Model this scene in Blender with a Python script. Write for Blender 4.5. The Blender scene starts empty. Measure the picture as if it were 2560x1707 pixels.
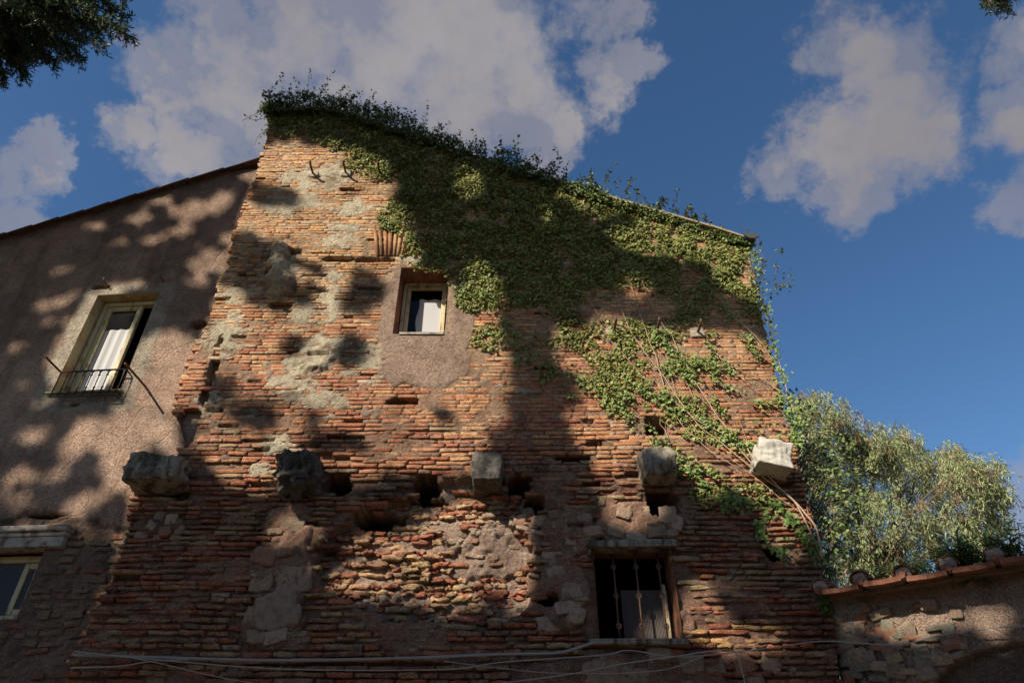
import bpy, math, random
import numpy as np
from mathutils import Vector
SC = bpy.context.scene
COL = SC.collection
RNG = np.random.default_rng(7)
random.seed(7)
rad = math.radians
# ---------------------------------------------------------------- camera
FPX, PITCH, CAMP = 1707.0, rad(36.6), (0.0, -8.0, 1.6)
cam_d = bpy.data.cameras.new('camera'); cam = bpy.data.objects.new('camera', cam_d); COL.objects.link(cam)
cam.location = CAMP; cam.rotation_euler = (rad(90) + PITCH, 0, 0)
cam_d.sensor_width = 36; cam_d.lens = 36 * FPX / 2560; cam_d.clip_start = .05; cam_d.clip_end = 3000
SC.camera = cam
SC.view_settings.view_transform = 'Standard'; SC.view_settings.look = 'None'
SC.view_settings.exposure = 0.78; SC.view_settings.gamma = 1.0; SC.view_settings.use_curve_mapping = False
CP, SP = math.cos(PITCH), math.sin(PITCH)
def ray(px, py):
    u, v = px - 1280.0, 853.5 - py
    return (u, FPX * CP - v * SP, FPX * SP + v * CP)
# ---------------------------------------------------------------- sun
SUN = Vector((-.534, -.628, .565)).normalized()
sd = bpy.data.lights.new('sun', 'SUN'); sun = bpy.data.objects.new('sun', sd); COL.objects.link(sun)
sd.energy = 5.0; sd.angle = rad(.6); sd.color = (1, .90, .75)
sun.rotation_euler = SUN.to_track_quat('Z', 'Y').to_euler(); sun.location = SUN * 60
# ---------------------------------------------------------------- sky with clouds
W = bpy.data.worlds.new('World'); SC.world = W; W.use_nodes = True
def build_world():
    nt = W.node_tree; N = nt.nodes; L = nt.links; N.clear()
    out = N.new('ShaderNodeOutputWorld'); bg = N.new('ShaderNodeBackground')
    bg.inputs[1].default_value = .070
    sky = N.new('ShaderNodeTexSky'); sky.sky_type = 'NISHITA'; sky.sun_disc = False
    sky.sun_elevation = math.asin(SUN.z); sky.sun_rotation = math.atan2(SUN.x, SUN.y)
    sky.air_density = 1.0; sky.dust_density = .3; sky.ozone_density = 3.0
    tc = N.new('ShaderNodeTexCoord')
    def vm(op, a, b=None, s=None):
        n = N.new('ShaderNodeVectorMath'); n.operation = op
        for i, q in enumerate((a, b)):
            if q is None: continue
            if isinstance(q, (tuple, list, Vector)): n.inputs[i].default_value = q
            else: L.new(q, n.inputs[i])
        if s is not None: n.inputs['Scale'].default_value = s
        return n
    def mth(op, a, b, clamp=False):
        n = N.new('ShaderNodeMath'); n.operation = op; n.use_clamp = clamp
        for i, q in enumerate((a, b)):
            if isinstance(q, (int, float)): n.inputs[i].default_value = q
            else: L.new(q, n.inputs[i])
        return n.outputs[0]
    def noise(vec, scale, det=8, rough=.6):
        n = N.new('ShaderNodeTexNoise'); n.inputs['Scale'].default_value = scale
        n.inputs['Detail'].default_value = det; n.inputs['Roughness'].default_value = rough
        L.new(vec, n.inputs['Vector']); return n
    d0 = vm('NORMALIZE', tc.outputs['Generated']).outputs[0]
    n1 = noise(d0, 6, 12, .66)
    off = vm('SUBTRACT', n1.outputs['Color'], (.5, .5, .5)).outputs[0]
    off = vm('SCALE', off, None, .20).outputs[0]
    dd = vm('ADD', d0, off).outputs[0]
    # cloud masses seen in the photograph (direction, angular radius)
    blobs = [(560,140,150),(760,140,230),(960,130,230),(1150,110,190),(1290,160,140),(480,350,95),(420,250,80),(640,300,120),(880,250,170),(1120,260,130),
             (1490,60,65),(1540,190,70),(1400,330,60),(1340,400,50),(2500,1340,60),(330,330,60),(380,130,80),(250,420,0),(30,470,55),(20,550,75),(125,465,50),
             (2180,130,95),(2270,250,110),(2230,330,110),(2110,330,95),(1990,375,70),(2150,430,90),(2340,330,75),
             (2560,120,80),(2570,300,80),(2580,430,80),(2560,1350,75),(2660,1300,120),(1000,-90,240),(700,-100,200)]
    tot = wide = None
    lst = []
    for (px, py, r) in blobs:
        if r: 
            v = Vector(ray(px, py)); l = v.length; lst.append((v.normalized(), r * 1.2 / l))
    rr = random.Random(3)
    for i in range(16):                                           # the same broken cumulus goes on round the sky
        a = rr.uniform(rad(95), rad(265)) * 1.0; e = rr.uniform(rad(8), rad(75))
        lst.append((Vector((math.sin(a) * math.cos(e), math.cos(a) * math.cos(e), math.sin(e))), rr.uniform(.08, .22)))
    for v, r in lst:
        ds = vm('DISTANCE', dd, v).outputs['Value']
        mr = N.new('ShaderNodeMapRange'); mr.interpolation_type = 'SMOOTHSTEP'
        L.new(ds, mr.inputs[0]); mr.inputs[1].default_value = r * 1.45; mr.inputs[2].default_value = 0
        mr.inputs[3].default_value = 0; mr.inputs[4].default_value = 1
        mw = N.new('ShaderNodeMapRange'); mw.interpolation_type = 'SMOOTHSTEP'; L.new(ds, mw.inputs[0]); mw.inputs[1].default_value = r * 2.0; mw.inputs[2].default_value = r * .4; mw.inputs[3].default_value = 0; mw.inputs[4].default_value = 1
        wide = mw.outputs[0] if wide is None else mth('MAXIMUM', wide, mw.outputs[0])
        tot = mr.outputs[0] if tot is None else mth('MAXIMUM', tot, mr.outputs[0])
    n2 = noise(d0, 6.5, 13, .615)
    f = mth('MULTIPLY', mth('SUBTRACT', n2.outputs['Fac'], .5), 7.0)
    wgt = mth('MULTIPLY', mth('MULTIPLY', tot, 2.4, True), mth('SUBTRACT', 1.15, mth('MULTIPLY', tot, .75)))
    val = mth('ADD', mth('MULTIPLY', tot, .95), mth('MULTIPLY', f, wgt))
    ms = N.new('ShaderNodeMapRange'); ms.interpolation_type = 'SMOOTHSTEP'; L.new(val, ms.inputs[0])
    ms.inputs[1].default_value = .10; ms.inputs[2].default_value = 1.2; ms.inputs[4].default_value = .95
    n3 = noise(d0, 3.2, 6, .55)
    cr = N.new('ShaderNodeValToRGB'); L.new(n3.outputs['Fac'], cr.inputs[0])
    cr.color_ramp.elements[0].position = .35; cr.color_ramp.elements[0].color = (2.2, 2.07, 2.25, 1)
    cr.color_ramp.elements[1].position = .65; cr.color_ramp.elements[1].color = (3.1, 2.93, 3.05, 1)
    hs = N.new('ShaderNodeHueSaturation'); hs.inputs['Saturation'].default_value = 1.16; L.new(sky.outputs[0], hs.inputs['Color'])
    thick = N.new('ShaderNodeMapRange'); L.new(val, thick.inputs[0]); thick.inputs[1].default_value = .5; thick.inputs[2].default_value = 1.5; thick.inputs[3].default_value = 1.14; thick.inputs[4].default_value = .94
    cs = N.new('ShaderNodeVectorMath'); cs.operation = 'SCALE'; L.new(cr.outputs[0], cs.inputs[0]); L.new(thick.outputs[0], cs.inputs['Scale'])
    n4 = noise(d0, 10, 12, .66)
    veil = N.new('ShaderNodeMapRange'); veil.interpolation_type = 'SMOOTHSTEP'; veil.inputs[1].default_value = .12; veil.inputs[2].default_value = 1.1; veil.inputs[4].default_value = .55
    L.new(mth('MULTIPLY', mth('ADD', mth('MULTIPLY', wide, 1.2), mth('MULTIPLY', mth('SUBTRACT', n4.outputs['Fac'], .5), 4.5)), mth('MULTIPLY', wide, 2.5, True)), veil.inputs[0])
    alpha = mth('MAXIMUM', ms.outputs[0], veil.outputs[0])
    mx = N.new('ShaderNodeMix'); mx.data_type = 'RGBA'
    L.new(alpha, mx.inputs['Factor']); L.new(hs.outputs[0], mx.inputs['A']); L.new(cs.outputs[0], mx.inputs['B'])
    L.new(mx.outputs['Result'], bg.inputs[0]); L.new(bg.outputs[0], out.inputs[0])
build_world()
# ---------------------------------------------------------------- measuring: three wall planes
class Plane:
    """u runs to the right along the wall, v is height, w goes into the wall"""
    def __init__(s, o, ang):
        s.o = np.array(o, float); s.u = np.array((math.cos(ang), -math.sin(ang), 0)); s.w = np.array((math.sin(ang), math.cos(ang), 0))
    def hit(s, px, py, w=0.0):
        d = np.array(ray(px, py)); p0 = s.o + s.w * w - np.array(CAMP)
        t = (p0 @ s.w) / (d @ s.w); p = np.array(CAMP) + d * t
        return float((p - s.o) @ s.u), float(p[2])
    def P(s, u, v, w=0.0):
        u = np.asarray(u, float); v = np.asarray(v, float); w = np.asarray(w, float)
        u, v, w = np.broadcast_arrays(u, v, w)
        p = s.o + u[..., None] * s.u + w[..., None] * s.w
        p[..., 2] = v
        return p
    def ell(s, px, py, rx, ry):
        u, v = s.hit(px, py); return (u, v, abs(s.hit(px + rx, py)[0] - s.hit(px - rx, py)[0]) / 2, abs(s.hit(px, py - ry)[1] - s.hit(px, py + ry)[1]) / 2)
FRONT = Plane((0, 0, 0), 0)
LEFT = Plane((-4.2, .16, 0), rad(4.5))
u0, v0 = FRONT.hit(2058, 1470)
GARDEN = Plane((u0 - .02, .12, 0), rad(35))
# ---------------------------------------------------------------- numeric helpers
def _h(ix, iy, iz, s):
    h = (ix * 374761393 + iy * 668265263 + iz * 1442695041 + s * 974634777) & 0xffffffff
    h = ((h ^ (h >> 13)) * 1274126177) & 0xffffffff
    h = ((h ^ (h >> 16)) * 2246822519) & 0xffffffff
    return ((h ^ (h >> 15)) & 0xffff) / 65535.0
def vnoise(x, y, z, s=0):
    x, y, z = np.broadcast_arrays(np.asarray(x, float), np.asarray(y, float), np.asarray(z, float))
    ix, iy, iz = (np.floor(a).astype(np.int64) for a in (x, y, z))
    fx, fy, fz = x - ix, y - iy, z - iz
    fx, fy, fz = (a * a * (3 - 2 * a) for a in (fx, fy, fz))
    r = 0
    for dx in (0, 1):
        for dy in (0, 1):
            for dz in (0, 1):
                r = r + _h(ix + dx, iy + dy, iz + dz, s) * (fx if dx else 1 - fx) * (fy if dy else 1 - fy) * (fz if dz else 1 - fz)
    return r
def fbm(x, y, z, s=0, o=4, g=.5):
    r, a, t = 0, 1, 0
    for i in range(o):
        r = r + a * vnoise(np.asarray(x) * 2 ** i, np.asarray(y) * 2 ** i, np.asarray(z) * 2 ** i, s + i); t += a; a *= g
    return r / t
def sstep(a, b, x): 
    t = np.clip((x - a) / (b - a), 0, 1); return t * t * (3 - 2 * t)
def ellm(x, z, E, soft=.35):
    """soft union of ellipses, 1 inside"""
    m = np.zeros(np.broadcast(x, z).shape)
    for (u, v, a, b) in E:
        d = np.sqrt(((x - u) / a) ** 2 + ((z - v) / b) ** 2); m = np.maximum(m, 1 - sstep(1 - soft, 1 + soft, d))
    return m
# ---------------------------------------------------------------- mesh helpers
def link(o, parent=None):
    COL.objects.link(o)
    if parent is not None: o.parent = parent
    return o
def mesh_np(name, V, F, mat, parent=None, cols=None, smooth=False):
    V = np.asarray(V, np.float32).reshape(-1, 3); F = np.asarray(F, np.int32); k = F.shape[1]
    me = bpy.data.meshes.new(name)
    me.vertices.add(len(V)); me.vertices.foreach_set('co', V.ravel())
    me.loops.add(F.size); me.loops.foreach_set('vertex_index', F.ravel())
    me.polygons.add(len(F)); me.polygons.foreach_set('loop_start', np.arange(0, F.size, k, dtype=np.int32))
    me.polygons.foreach_set('loop_total', np.full(len(F), k, np.int32))
    if smooth: me.polygons.foreach_set('use_smooth', np.ones(len(F), bool))
    me.update(calc_edges=True); me.validate()
    if cols is not None:
        a = me.color_attributes.new('Col', 'FLOAT_COLOR', 'POINT')
        c = np.ones((len(V), 4), np.float32); c[:, :3] = cols; a.data.foreach_set('color', c.ravel())
    me.materials.append(mat)
    return link(bpy.data.objects.new(name, me), parent)
def mesh_py(name, V, F, mat, parent=None, smooth=False):
    me = bpy.data.meshes.new(name); me.from_pydata([tuple(map(float, v)) for v in V], [], F); me.update()
    if smooth:
        for p in me.polygons: p.use_smooth = True
    me.materials.append(mat)
    return link(bpy.data.objects.new(name, me), parent)
def empty(name, loc, label, cat, group=None):
    o = bpy.data.objects.new(name, None); o.location = loc; o.empty_display_size = .2; COL.objects.link(o)
    tag(o, label, cat, group); return o
def tag(o, label=None, cat=None, group=None, kind=None):
    if label: o['label'] = label
    if cat: o['category'] = cat
    if group: o['group'] = group
    if kind: o['kind'] = kind
    return o
class MB:
    def __init__(s): s.V = []; s.F = []
    def box(s, pl, u0, u1, v0, v1, w0, w1, jit=0):
        b = len(s.V)
        for w in (w0, w1):
            for (u, v) in ((u0, v0), (u1, v0), (u1, v1), (u0, v1)):
                p = pl.P(u, v, w); s.V.append(p + (np.random.default_rng(b + len(s.V)).uniform(-jit, jit, 3) if jit else 0))
        s.F += [tuple(b + i for i in f) for f in ((0, 1, 2, 3), (7, 6, 5, 4), (0, 4, 5, 1), (1, 5, 6, 2), (2, 6, 7, 3), (3, 7, 4, 0))]
        return s
    def quad(s, *pts):
        b = len(s.V); s.V += [np.asarray(p, float) for p in pts]; s.F.append(tuple(range(b, b + len(pts)))); return s
    def tube(s, pts, r, n=6, cap=True):
        pts = [np.asarray(p, float) for p in pts]; m = len(pts)
        rs = [r] * m if isinstance(r, (int, float)) else list(r)
        b = len(s.V); ref = np.array((.123, .456, .88))
        for i, p in enumerate(pts):
            t = pts[min(i + 1, m - 1)] - pts[max(i - 1, 0)]; t = t / (np.linalg.norm(t) + 1e-9)
            x = np.cross(t, ref); 
            if np.linalg.norm(x) < .2: x = np.cross(t, (1, 0, 0))
            x /= np.linalg.norm(x); y = np.cross(t, x)
            for k in range(n):
                a = 2 * math.pi * k / n; s.V.append(p + rs[i] * (math.cos(a) * x + math.sin(a) * y))
        for i in range(m - 1):
            for k in range(n):
                s.F.append((b + i * n + k, b + i * n + (k + 1) % n, b + (i + 1) * n + (k + 1) % n, b + (i + 1) * n + k))
        if cap:
            s.F.append(tuple(b + k for k in range(n))[::-1]); s.F.append(tuple(b + (m - 1) * n + k for k in range(n)))
        return s
    def build(s, name, mat, parent=None, smooth=False): return mesh_py(name, s.V, s.F, mat, parent, smooth)
def smooth_path(pts, sub=6):
    """Catmull-Rom through the points"""
    P = [np.asarray(p, float) for p in pts]; P = [2 * P[0] - P[1]] + P + [2 * P[-1] - P[-2]]; out = []
    for i in range(1, len(P) - 2):
        for k in range(sub):
            t = k / sub; a, b, c, d = P[i - 1:i + 3]
            out.append(.5 * (2 * b + (c - a) * t + (2 * a - 5 * b + 4 * c - d) * t * t + (3 * b - a - 3 * c + d) * t ** 3))
    out.append(P[-2]); return out
def bevel(o, w=.006, seg=2):
    m = o.modifiers.new('bevel', 'BEVEL'); m.width = w; m.segments = seg; m.limit_method = 'ANGLE'; return o
# ---------------------------------------------------------------- materials
def mat(name, col=(.5, .5, .5), rough=.9, attr=False, noise=(), bumps=(), spec=.2, metal=0, transl=0, alpha=None):
    """noise: (scale, strength, dark colour) layers multiplied in; bumps: (scale, height, detail)"""
    m = bpy.data.materials.new(name); m.use_nodes = True; nt = m.node_tree; N = nt.nodes; L = nt.links
    b = N['Principled BSDF']; b.inputs['Roughness'].default_value = rough; b.inputs['Specular IOR Level'].default_value = spec
    b.inputs['Metallic'].default_value = metal
    geo = N.new('ShaderNodeNewGeometry'); pos = geo.outputs['Position']
    if attr:
        a = N.new('ShaderNodeAttribute'); a.attribute_name = 'Col'; c = a.outputs['Color']
    else:
        a = N.new('ShaderNodeRGB'); a.outputs[0].default_value = (*col, 1); c = a.outputs[0]
    for i, (sc, lo, hi, tint, stretch) in enumerate(noise):
        mp = N.new('ShaderNodeMapping'); mp.inputs['Scale'].default_value = stretch; mp.inputs['Location'].default_value = (i * 3.7, i * 1.3, i * 7.1); L.new(pos, mp.inputs[0])
        n = N.new('ShaderNodeTexNoise'); n.inputs['Scale'].default_value = sc; n.inputs['Detail'].default_value = 7; n.inputs['Roughness'].default_value = .65
        L.new(mp.outputs[0], n.inputs['Vector'])
        mr = N.new('ShaderNodeMapRange'); L.new(n.outputs['Fac'], mr.inputs[0]); mr.inputs[1].default_value = lo; mr.inputs[2].default_value = hi
        mx = N.new('ShaderNodeMix'); mx.data_type = 'RGBA'; mx.blend_type = 'MULTIPLY' if max(tint) <= 1 and len(tint) == 3 else 'MIX'
        L.new(mr.outputs[0], mx.inputs['Factor']); L.new(c, mx.inputs['A']); mx.inputs['B'].default_value = (*tint[:3], 1); c = mx.outputs['Result']
    L.new(c, b.inputs['Base Color'])
    prev = None
    for (sc, dist, det, kind) in bumps:
        if kind == 'crack':
            n = N.new('ShaderNodeTexVoronoi'); n.feature = 'DISTANCE_TO_EDGE'; n.inputs['Scale'].default_value = sc
            nn = N.new('ShaderNodeTexNoise'); nn.inputs['Scale'].default_value = sc * 1.2; nn.inputs['Detail'].default_value = 5; L.new(pos, nn.inputs['Vector'])
            va = N.new('ShaderNodeMix'); va.data_type = 'VECTOR'; va.inputs['Factor'].default_value = .12; L.new(pos, va.inputs['A']); L.new(nn.outputs['Color'], va.inputs['B'])
            L.new(va.outputs['Result'], n.inputs['Vector'])
            mr = N.new('ShaderNodeMapRange'); L.new(n.outputs['Distance'], mr.inputs[0]); mr.inputs[1].default_value = 0; mr.inputs[2].default_value = .03; hgt = mr.outputs[0]
        else:
            n = N.new('ShaderNodeTexNoise'); n.inputs['Scale'].default_value = sc; n.inputs['Detail'].default_value = det; n.inputs['Roughness'].default_value = .65
            L.new(pos, n.inputs['Vector']); hgt = n.outputs['Fac']
            if kind == 'pit':
                mr = N.new('ShaderNodeMapRange'); L.new(hgt, mr.inputs[0]); mr.inputs[1].default_value = .36; mr.inputs[2].default_value = .46; hgt = mr.outputs[0]
        bp = N.new('ShaderNodeBump'); bp.inputs['Distance'].default_value = dist; bp.inputs['Strength'].default_value = 1
        L.new(hgt, bp.inputs['Height'])
        if prev: L.new(prev, bp.inputs['Normal'])
        prev = bp.outputs[0]
    if prev: L.new(prev, b.inputs['Normal'])
    if transl:
        t = N.new('ShaderNodeBsdfTranslucent'); L.new(c, t.inputs[0]); ms = N.new('ShaderNodeMixShader'); ms.inputs[0].default_value = transl
        L.new(b.outputs[0], ms.inputs[1]); L.new(t.outputs[0], ms.inputs[2]); L.new(ms.outputs[0], N['Material Output'].inputs[0])
    return m
ST = (1, 1, 1); HZ = (.35, .35, 2.2)
M = {}
M['brick'] = mat('brick', attr=True, rough=.92, noise=[(1.6, .50, .68, (.50, .45, .42), ST), (4.5, .55, .85, (.42, .29, .19, 1), (.7, .7, 1.5)), (22, .52, .74, (.38, .28, .20, 1), ST), (75, .60, .68, (.52, .46, .38, 1), ST), (9, .45, .72, (.62, .55, .5), ST), (55, .47, .62, (.48, .43, .40), ST), (3, .5, .8, (1.0, .9, .8), HZ)], bumps=[(45, .02, 7, 'n'), (160, .006, 4, 'n')])
M['mortar'] = mat('mortar', attr=True, rough=.95, noise=[(1.6, .50, .68, (.50, .45, .42), ST), (14, .45, .75, (.6, .56, .54), ST), (60, .46, .62, (.5, .46, .43), ST)], bumps=[(24, .05, 8, 'n'), (80, .02, 6, 'n')])
M['plaster'] = mat('plaster', attr=True, rough=.95, noise=[(1.1, .42, .7, (.66, .62, .62), ST), (5, .5, .75, (.72, .68, .66), ST), (3, .5, .68, (.70, .66, .63), (1, 1, .12)), (26, .48, .7, (.6, .56, .56), ST), (90, .52, .66, (.5, .46, .45), ST)], bumps=[(40, .03, 7, 'n'), (75, .016, 4, 'pit'), (2.2, .008, 2, 'crack')])
M['stone_dark'] = mat('stone_dark', (.17, .155, .135), noise=[(8, .4, .62, (.42, .40, .38), ST), (40, .5, .7, (.55, .53, .5), ST)], bumps=[(16, .05, 8, 'n'), (60, .02, 6, 'n')])
M['stone_grey'] = mat('stone_grey', (.25, .22, .17), noise=[(7, .46, .58, (.28, .26, .25), (1, 1, .25)), (40, .5, .7, (.6, .58, .55), ST)], bumps=[(30, .015, 8, 'n')])
M['travertine'] = mat('travertine', (.44, .415, .355), noise=[(5, .5, .8, (.75, .72, .68), ST), (3.2, .56, .62, (.22, .2, .18), ST), (50, .55, .75, (.7, .68, .65), ST)], bumps=[(20, .012, 8, 'n')])
M['rubble'] = mat('rubble', attr=True, noise=[(12, .45, .7, (.6, .56, .52), ST), (60, .5, .72, (.62, .6, .56), ST)], bumps=[(26, .025, 8, 'n'), (90, .01, 5, 'n')])
M['iron'] = mat('iron', (.13, .075, .055), rough=.8, noise=[(40, .45, .7, (.5, .45, .45), ST)], bumps=[(80, .004, 4, 'n')])
M['black_iron'] = mat('black_iron', (.045, .04, .034), rough=.65, noise=[(60, .45, .7, (.6, .55, .5), ST)])
M['rust'] = mat('rust', (.20, .065, .035), rough=.85, noise=[(30, .45, .7, (.5, .45, .45), ST)])
M['cream_wood'] = mat('cream_wood', (.52, .44, .27), rough=.55, noise=[(5, .5, .8, (.72, .66, .55), (1, 1, .2)), (13, .56, .62, (.5, .42, .32), (1, 1, .35)), (40, .55, .8, (.8, .75, .66), ST)], bumps=[(60, .002, 4, 'n')])
M['reveal'] = mat('reveal', (.42, .34, .19), noise=[(3.4, .5, .58, (.85, .55, .42), ST), (18, .5, .7, (.7, .66, .6), ST)], bumps=[(50, .004, 5, 'n')])
M['brick_reveal'] = mat('brick_reveal', (.24, .11, .065), noise=[(6, .45, .65, (.55, .5, .45), ST)], bumps=[(30, .02, 6, 'n')])
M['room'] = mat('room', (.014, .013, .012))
M['white_stone'] = mat('white_stone', (.34, .31, .265), noise=[(7, .5, .62, (.45, .36, .32), ST), (5, .5, .8, (.6, .55, .5), (.5, .5, 2))], bumps=[(40, .006, 5, 'n')])
M['curtain'] = mat('curtain', (.78, .78, .78), rough=.9)
M['grey_metal'] = mat('grey_metal', (.07, .075, .075), rough=.5, metal=.3)
M['conduit'] = mat('conduit', (.25, .24, .215), rough=.6)
M['cable'] = mat('cable', (.30, .285, .25), rough=.6)
M['terracotta'] = mat('terracotta', (.24, .105, .065), rough=.85, noise=[(4, .48, .62, (.36, .36, .34), ST), (7, .45, .7, (.6, .5, .45), ST), (40, .5, .7, (.7, .65, .6), ST)], bumps=[(50, .006, 5, 'n')])
M['old_tile'] = mat('old_tile', (.16, .10, .075), rough=.9, noise=[(9, .45, .7, (.5, .48, .45), ST)], bumps=[(50, .006, 5, 'n')])
M['board'] = mat('board', (.30, .24, .16), rough=.85, noise=[(9, .45, .7, (.6, .55, .5), ST)], bumps=[(30, .006, 5, 'n')])
M['leaf'] = mat('leaf', attr=True, rough=.5, spec=.35, transl=.28)
M['bark'] = mat('bark', (.13, .095, .065), noise=[(10, .4, .65, (.5, .45, .42), (1, 1, .3))], bumps=[(14, .03, 6, 'n')])
M['vine'] = mat('vine', (.40, .28, .19), rough=.85)
M['twig'] = mat('twig', (.10, .075, .05), rough=.9)
M['ground'] = mat('ground', (.11, .085, .06), noise=[(.8, .4, .7, (.6, .6, .5), ST), (9, .45, .7, (.7, .66, .6), ST)], bumps=[(14, .03, 6, 'n')])
M['shutter'] = mat('shutter', (.13, .11, .10), rough=.8)
def glass_mat():
    m = bpy.data.materials.new('glass'); m.use_nodes = True; nt = m.node_tree; N = nt.nodes; L = nt.links
    b = N['Principled BSDF']; b.inputs['Base Color'].default_value = (.02, .022, .024, 1); b.inputs['Roughness'].default_value = .05
    t = N.new('ShaderNodeBsdfTransparent'); ms = N.new('ShaderNodeMixShader'); ms.inputs[0].default_value = .16
    L.new(t.outputs[0], ms.inputs[1]); L.new(b.outputs[0], ms.inputs[2]); L.new(ms.outputs[0], N['Material Output'].inputs[0]); return m
M['glass'] = glass_mat()
# ================================================================ ground
def build_ground():
    n = 60; a = np.sinh(np.linspace(-4.2, 4.2, n)) / math.sinh(4.2) * 900
    X, Y = np.meshgrid(a, a); Z = (fbm(X * .3, Y * .3, 0, 5) - .5) * .12 * np.exp(-(X ** 2 + Y ** 2) / 4000)
    i = np.arange(n * n).reshape(n, n); F = np.stack([i[:-1, :-1], i[:-1, 1:], i[1:, 1:], i[1:, :-1]], -1).reshape(-1, 4)
    tag(mesh_np('ground', np.stack([X, Y, Z], -1), F, M['ground'], smooth=True), 'brown earth ground under the old houses', kind='structure')
build_ground()
# ================================================================ brick house: its front wall
H = FRONT.hit
def line(pl, pts, w=0): return np.array([pl.hit(*p, w) for p in pts])
EDGE_L = line(FRONT, [(690, 262), (668, 330), (650, 400), (625, 480), (592, 560), (577, 592), (574, 650), (548, 700), (540, 740), (520, 800), (492, 850), (462, 930), (438, 1000), (432, 1040), (450, 1110),
                      (425, 1150), (335, 1215), (312, 1310), (285, 1400), (240, 1500), (200, 1600), (172, 1660), (150, 1720)])
EDGE_R = line(FRONT, [(1858, 590), (1890, 720), (1925, 880), (1955, 1000), (1985, 1100), (2010, 1200), (2035, 1300), (2058, 1420), (2072, 1500), (2088, 1600), (2105, 1720)])
TOP = line(FRONT, [(664, 275), (830, 268), (1000, 325), (1200, 393), (1400, 458), (1520, 500), (1700, 552), (1870, 604)])
EDGE_L = np.vstack([EDGE_L, [EDGE_L[-1, 0], 0]])[::-1]; EDGE_R = np.vstack([EDGE_R, [EDGE_R[-1, 0], 0]])[::-1]
def xl(z): return np.interp(z, EDGE_L[:, 1], EDGE_L[:, 0])
def xr(z): return np.interp(z, EDGE_R[:, 1], EDGE_R[:, 0])
def ztop(x): return np.interp(x, TOP[:, 0], TOP[:, 1])
def rect(x0, y0, x1, y1, pl=FRONT, w=0):
    a = pl.hit(x0, y1, w); b = pl.hit(x1, y0, w); c = pl.hit(x0, y0, w); d = pl.hit(x1, y1, w)
    return (min((a[0] + c[0]) / 2, 1e9), (b[0] + d[0]) / 2, (a[1] + d[1]) / 2, (b[1] + c[1]) / 2)
W_MID = rect(993, 671, 1115, 836)
W_LOW = rect(1490, 1366, 1690, 1600)
PUT = [rect(*r) for r in [(722, 621, 754, 640), (1612, 1046, 1668, 1086), (812, 1087, 912, 1100)]]
def E_(*L): return [FRONT.ell(*l) for l in L]
HOLES = E_((1062, 1208, 36, 34), (845, 1212, 34, 30), (945, 1290, 66, 24), (1300, 1205, 32, 26), (1335, 1258, 26, 26), (1935, 1375, 26, 26), (458, 1066, 34, 56), (500, 815, 16, 12),
           (1655, 1258, 46, 44), (1005, 1005, 40, 14), (528, 935, 12, 44), (512, 985, 12, 30), (543, 880, 8, 40), (850, 648, 46, 10), (930, 650, 60, 7), (700, 765, 30, 10), (1430, 1144, 46, 9), (1485, 1108, 20, 8), (440, 1235, 34, 14), (1065, 1245, 50, 8), (1370, 1500, 30, 18))
PLASTER = E_((740, 445, 45, 28), (700, 520, 40, 34), (830, 440, 50, 30), (880, 520, 55, 20), (860, 570, 60, 12), (850, 600, 40, 20), (770, 500, 40, 26), (700, 650, 26, 45), (705, 690, 30, 50), (755, 780, 24, 50),
             (780, 900, 70, 46), (820, 860, 50, 20), (720, 960, 60, 30), (790, 1000, 70, 30), (690, 1110, 50, 22), (650, 1170, 26, 20), (830, 740, 26, 60), (1075, 650, 70, 10), (560, 830, 46, 60), (520, 1010, 30, 40),
             (600, 740, 50, 26), (930, 900, 60, 40))
RENDER = [FRONT.ell(*l) for l in [(1060, 900, 105, 66), (1155, 770, 34, 110), (985, 770, 30, 110), (1040, 850, 90, 40)]]
MASS = E_((715, 1330, 70, 70), (700, 1430, 72, 120), (680, 1560, 70, 60), (1590, 1310, 110, 60), (1410, 1480, 60, 110), (1430, 1330, 70, 60), (1560, 1700, 240, 70), (1250, 1360, 100, 70), (400, 1310, 60, 26), (1700, 1560, 40, 40))
CENTRE = E_((1060, 1390, 270, 150), (1180, 1250, 150, 60), (1200, 1480, 130, 80))
DAPPLE_STAIN = E_((760, 730, 30, 30), (910, 740, 50, 36), (660, 620, 40, 30), (740, 860, 50, 26), (880, 880, 40, 40), (650, 1010, 90, 40), (780, 1090, 60, 26), (1000, 1230, 120, 20), (560, 640, 40, 30))  # dapple shade painted into brick and mortar colour, with some stains near holes
Z1250, Z1000, Z600 = H(1280, 1250)[1], H(1280, 1020)[1], H(1280, 620)[1]
def f_hole(x, z):
    n = (fbm(x * 9, 0, z * 9, 31, 3) - .5) * .7
    m = np.zeros(x.shape)
    for (u, v, a, b) in HOLES: m = np.maximum(m, 1 - sstep(.75, 1.0, np.sqrt(((x - u) / a) ** 2 + ((z - v) / b) ** 2) + n))
    for (a, b, c, d) in PUT: m = np.maximum(m, ((x > a) & (x < b) & (z > c) & (z < d)) * 1.0)
    return m
def f_plas(x, z):
    n = (fbm(x * 6, 0, z * 11, 17, 5, .6) - .5)
    a = sstep(.36, .62, ellm(x, z, PLASTER, .7) + n * 2.4 - .12)
    return a
def f_rend(x, z): return sstep(.42, .52, ellm(x, z, RENDER, .25) + (fbm(x * 3, 0, z * 3, 11, 3, .6) - .5) * 1.4 + (fbm(x * 12, 0, z * 12, 12, 3) - .5) * .6)
def f_mass(x, z): return sstep(.4, .6, ellm(x, z, MASS, .4) + (fbm(x * 5, 0, z * 5, 13, 4) - .5) * .9)
def f_cent(x, z): return sstep(.4, .62, ellm(x, z, CENTRE, .18) + (fbm(x * 4, 0, z * 4, 19, 3) - .5) * .5)
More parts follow.
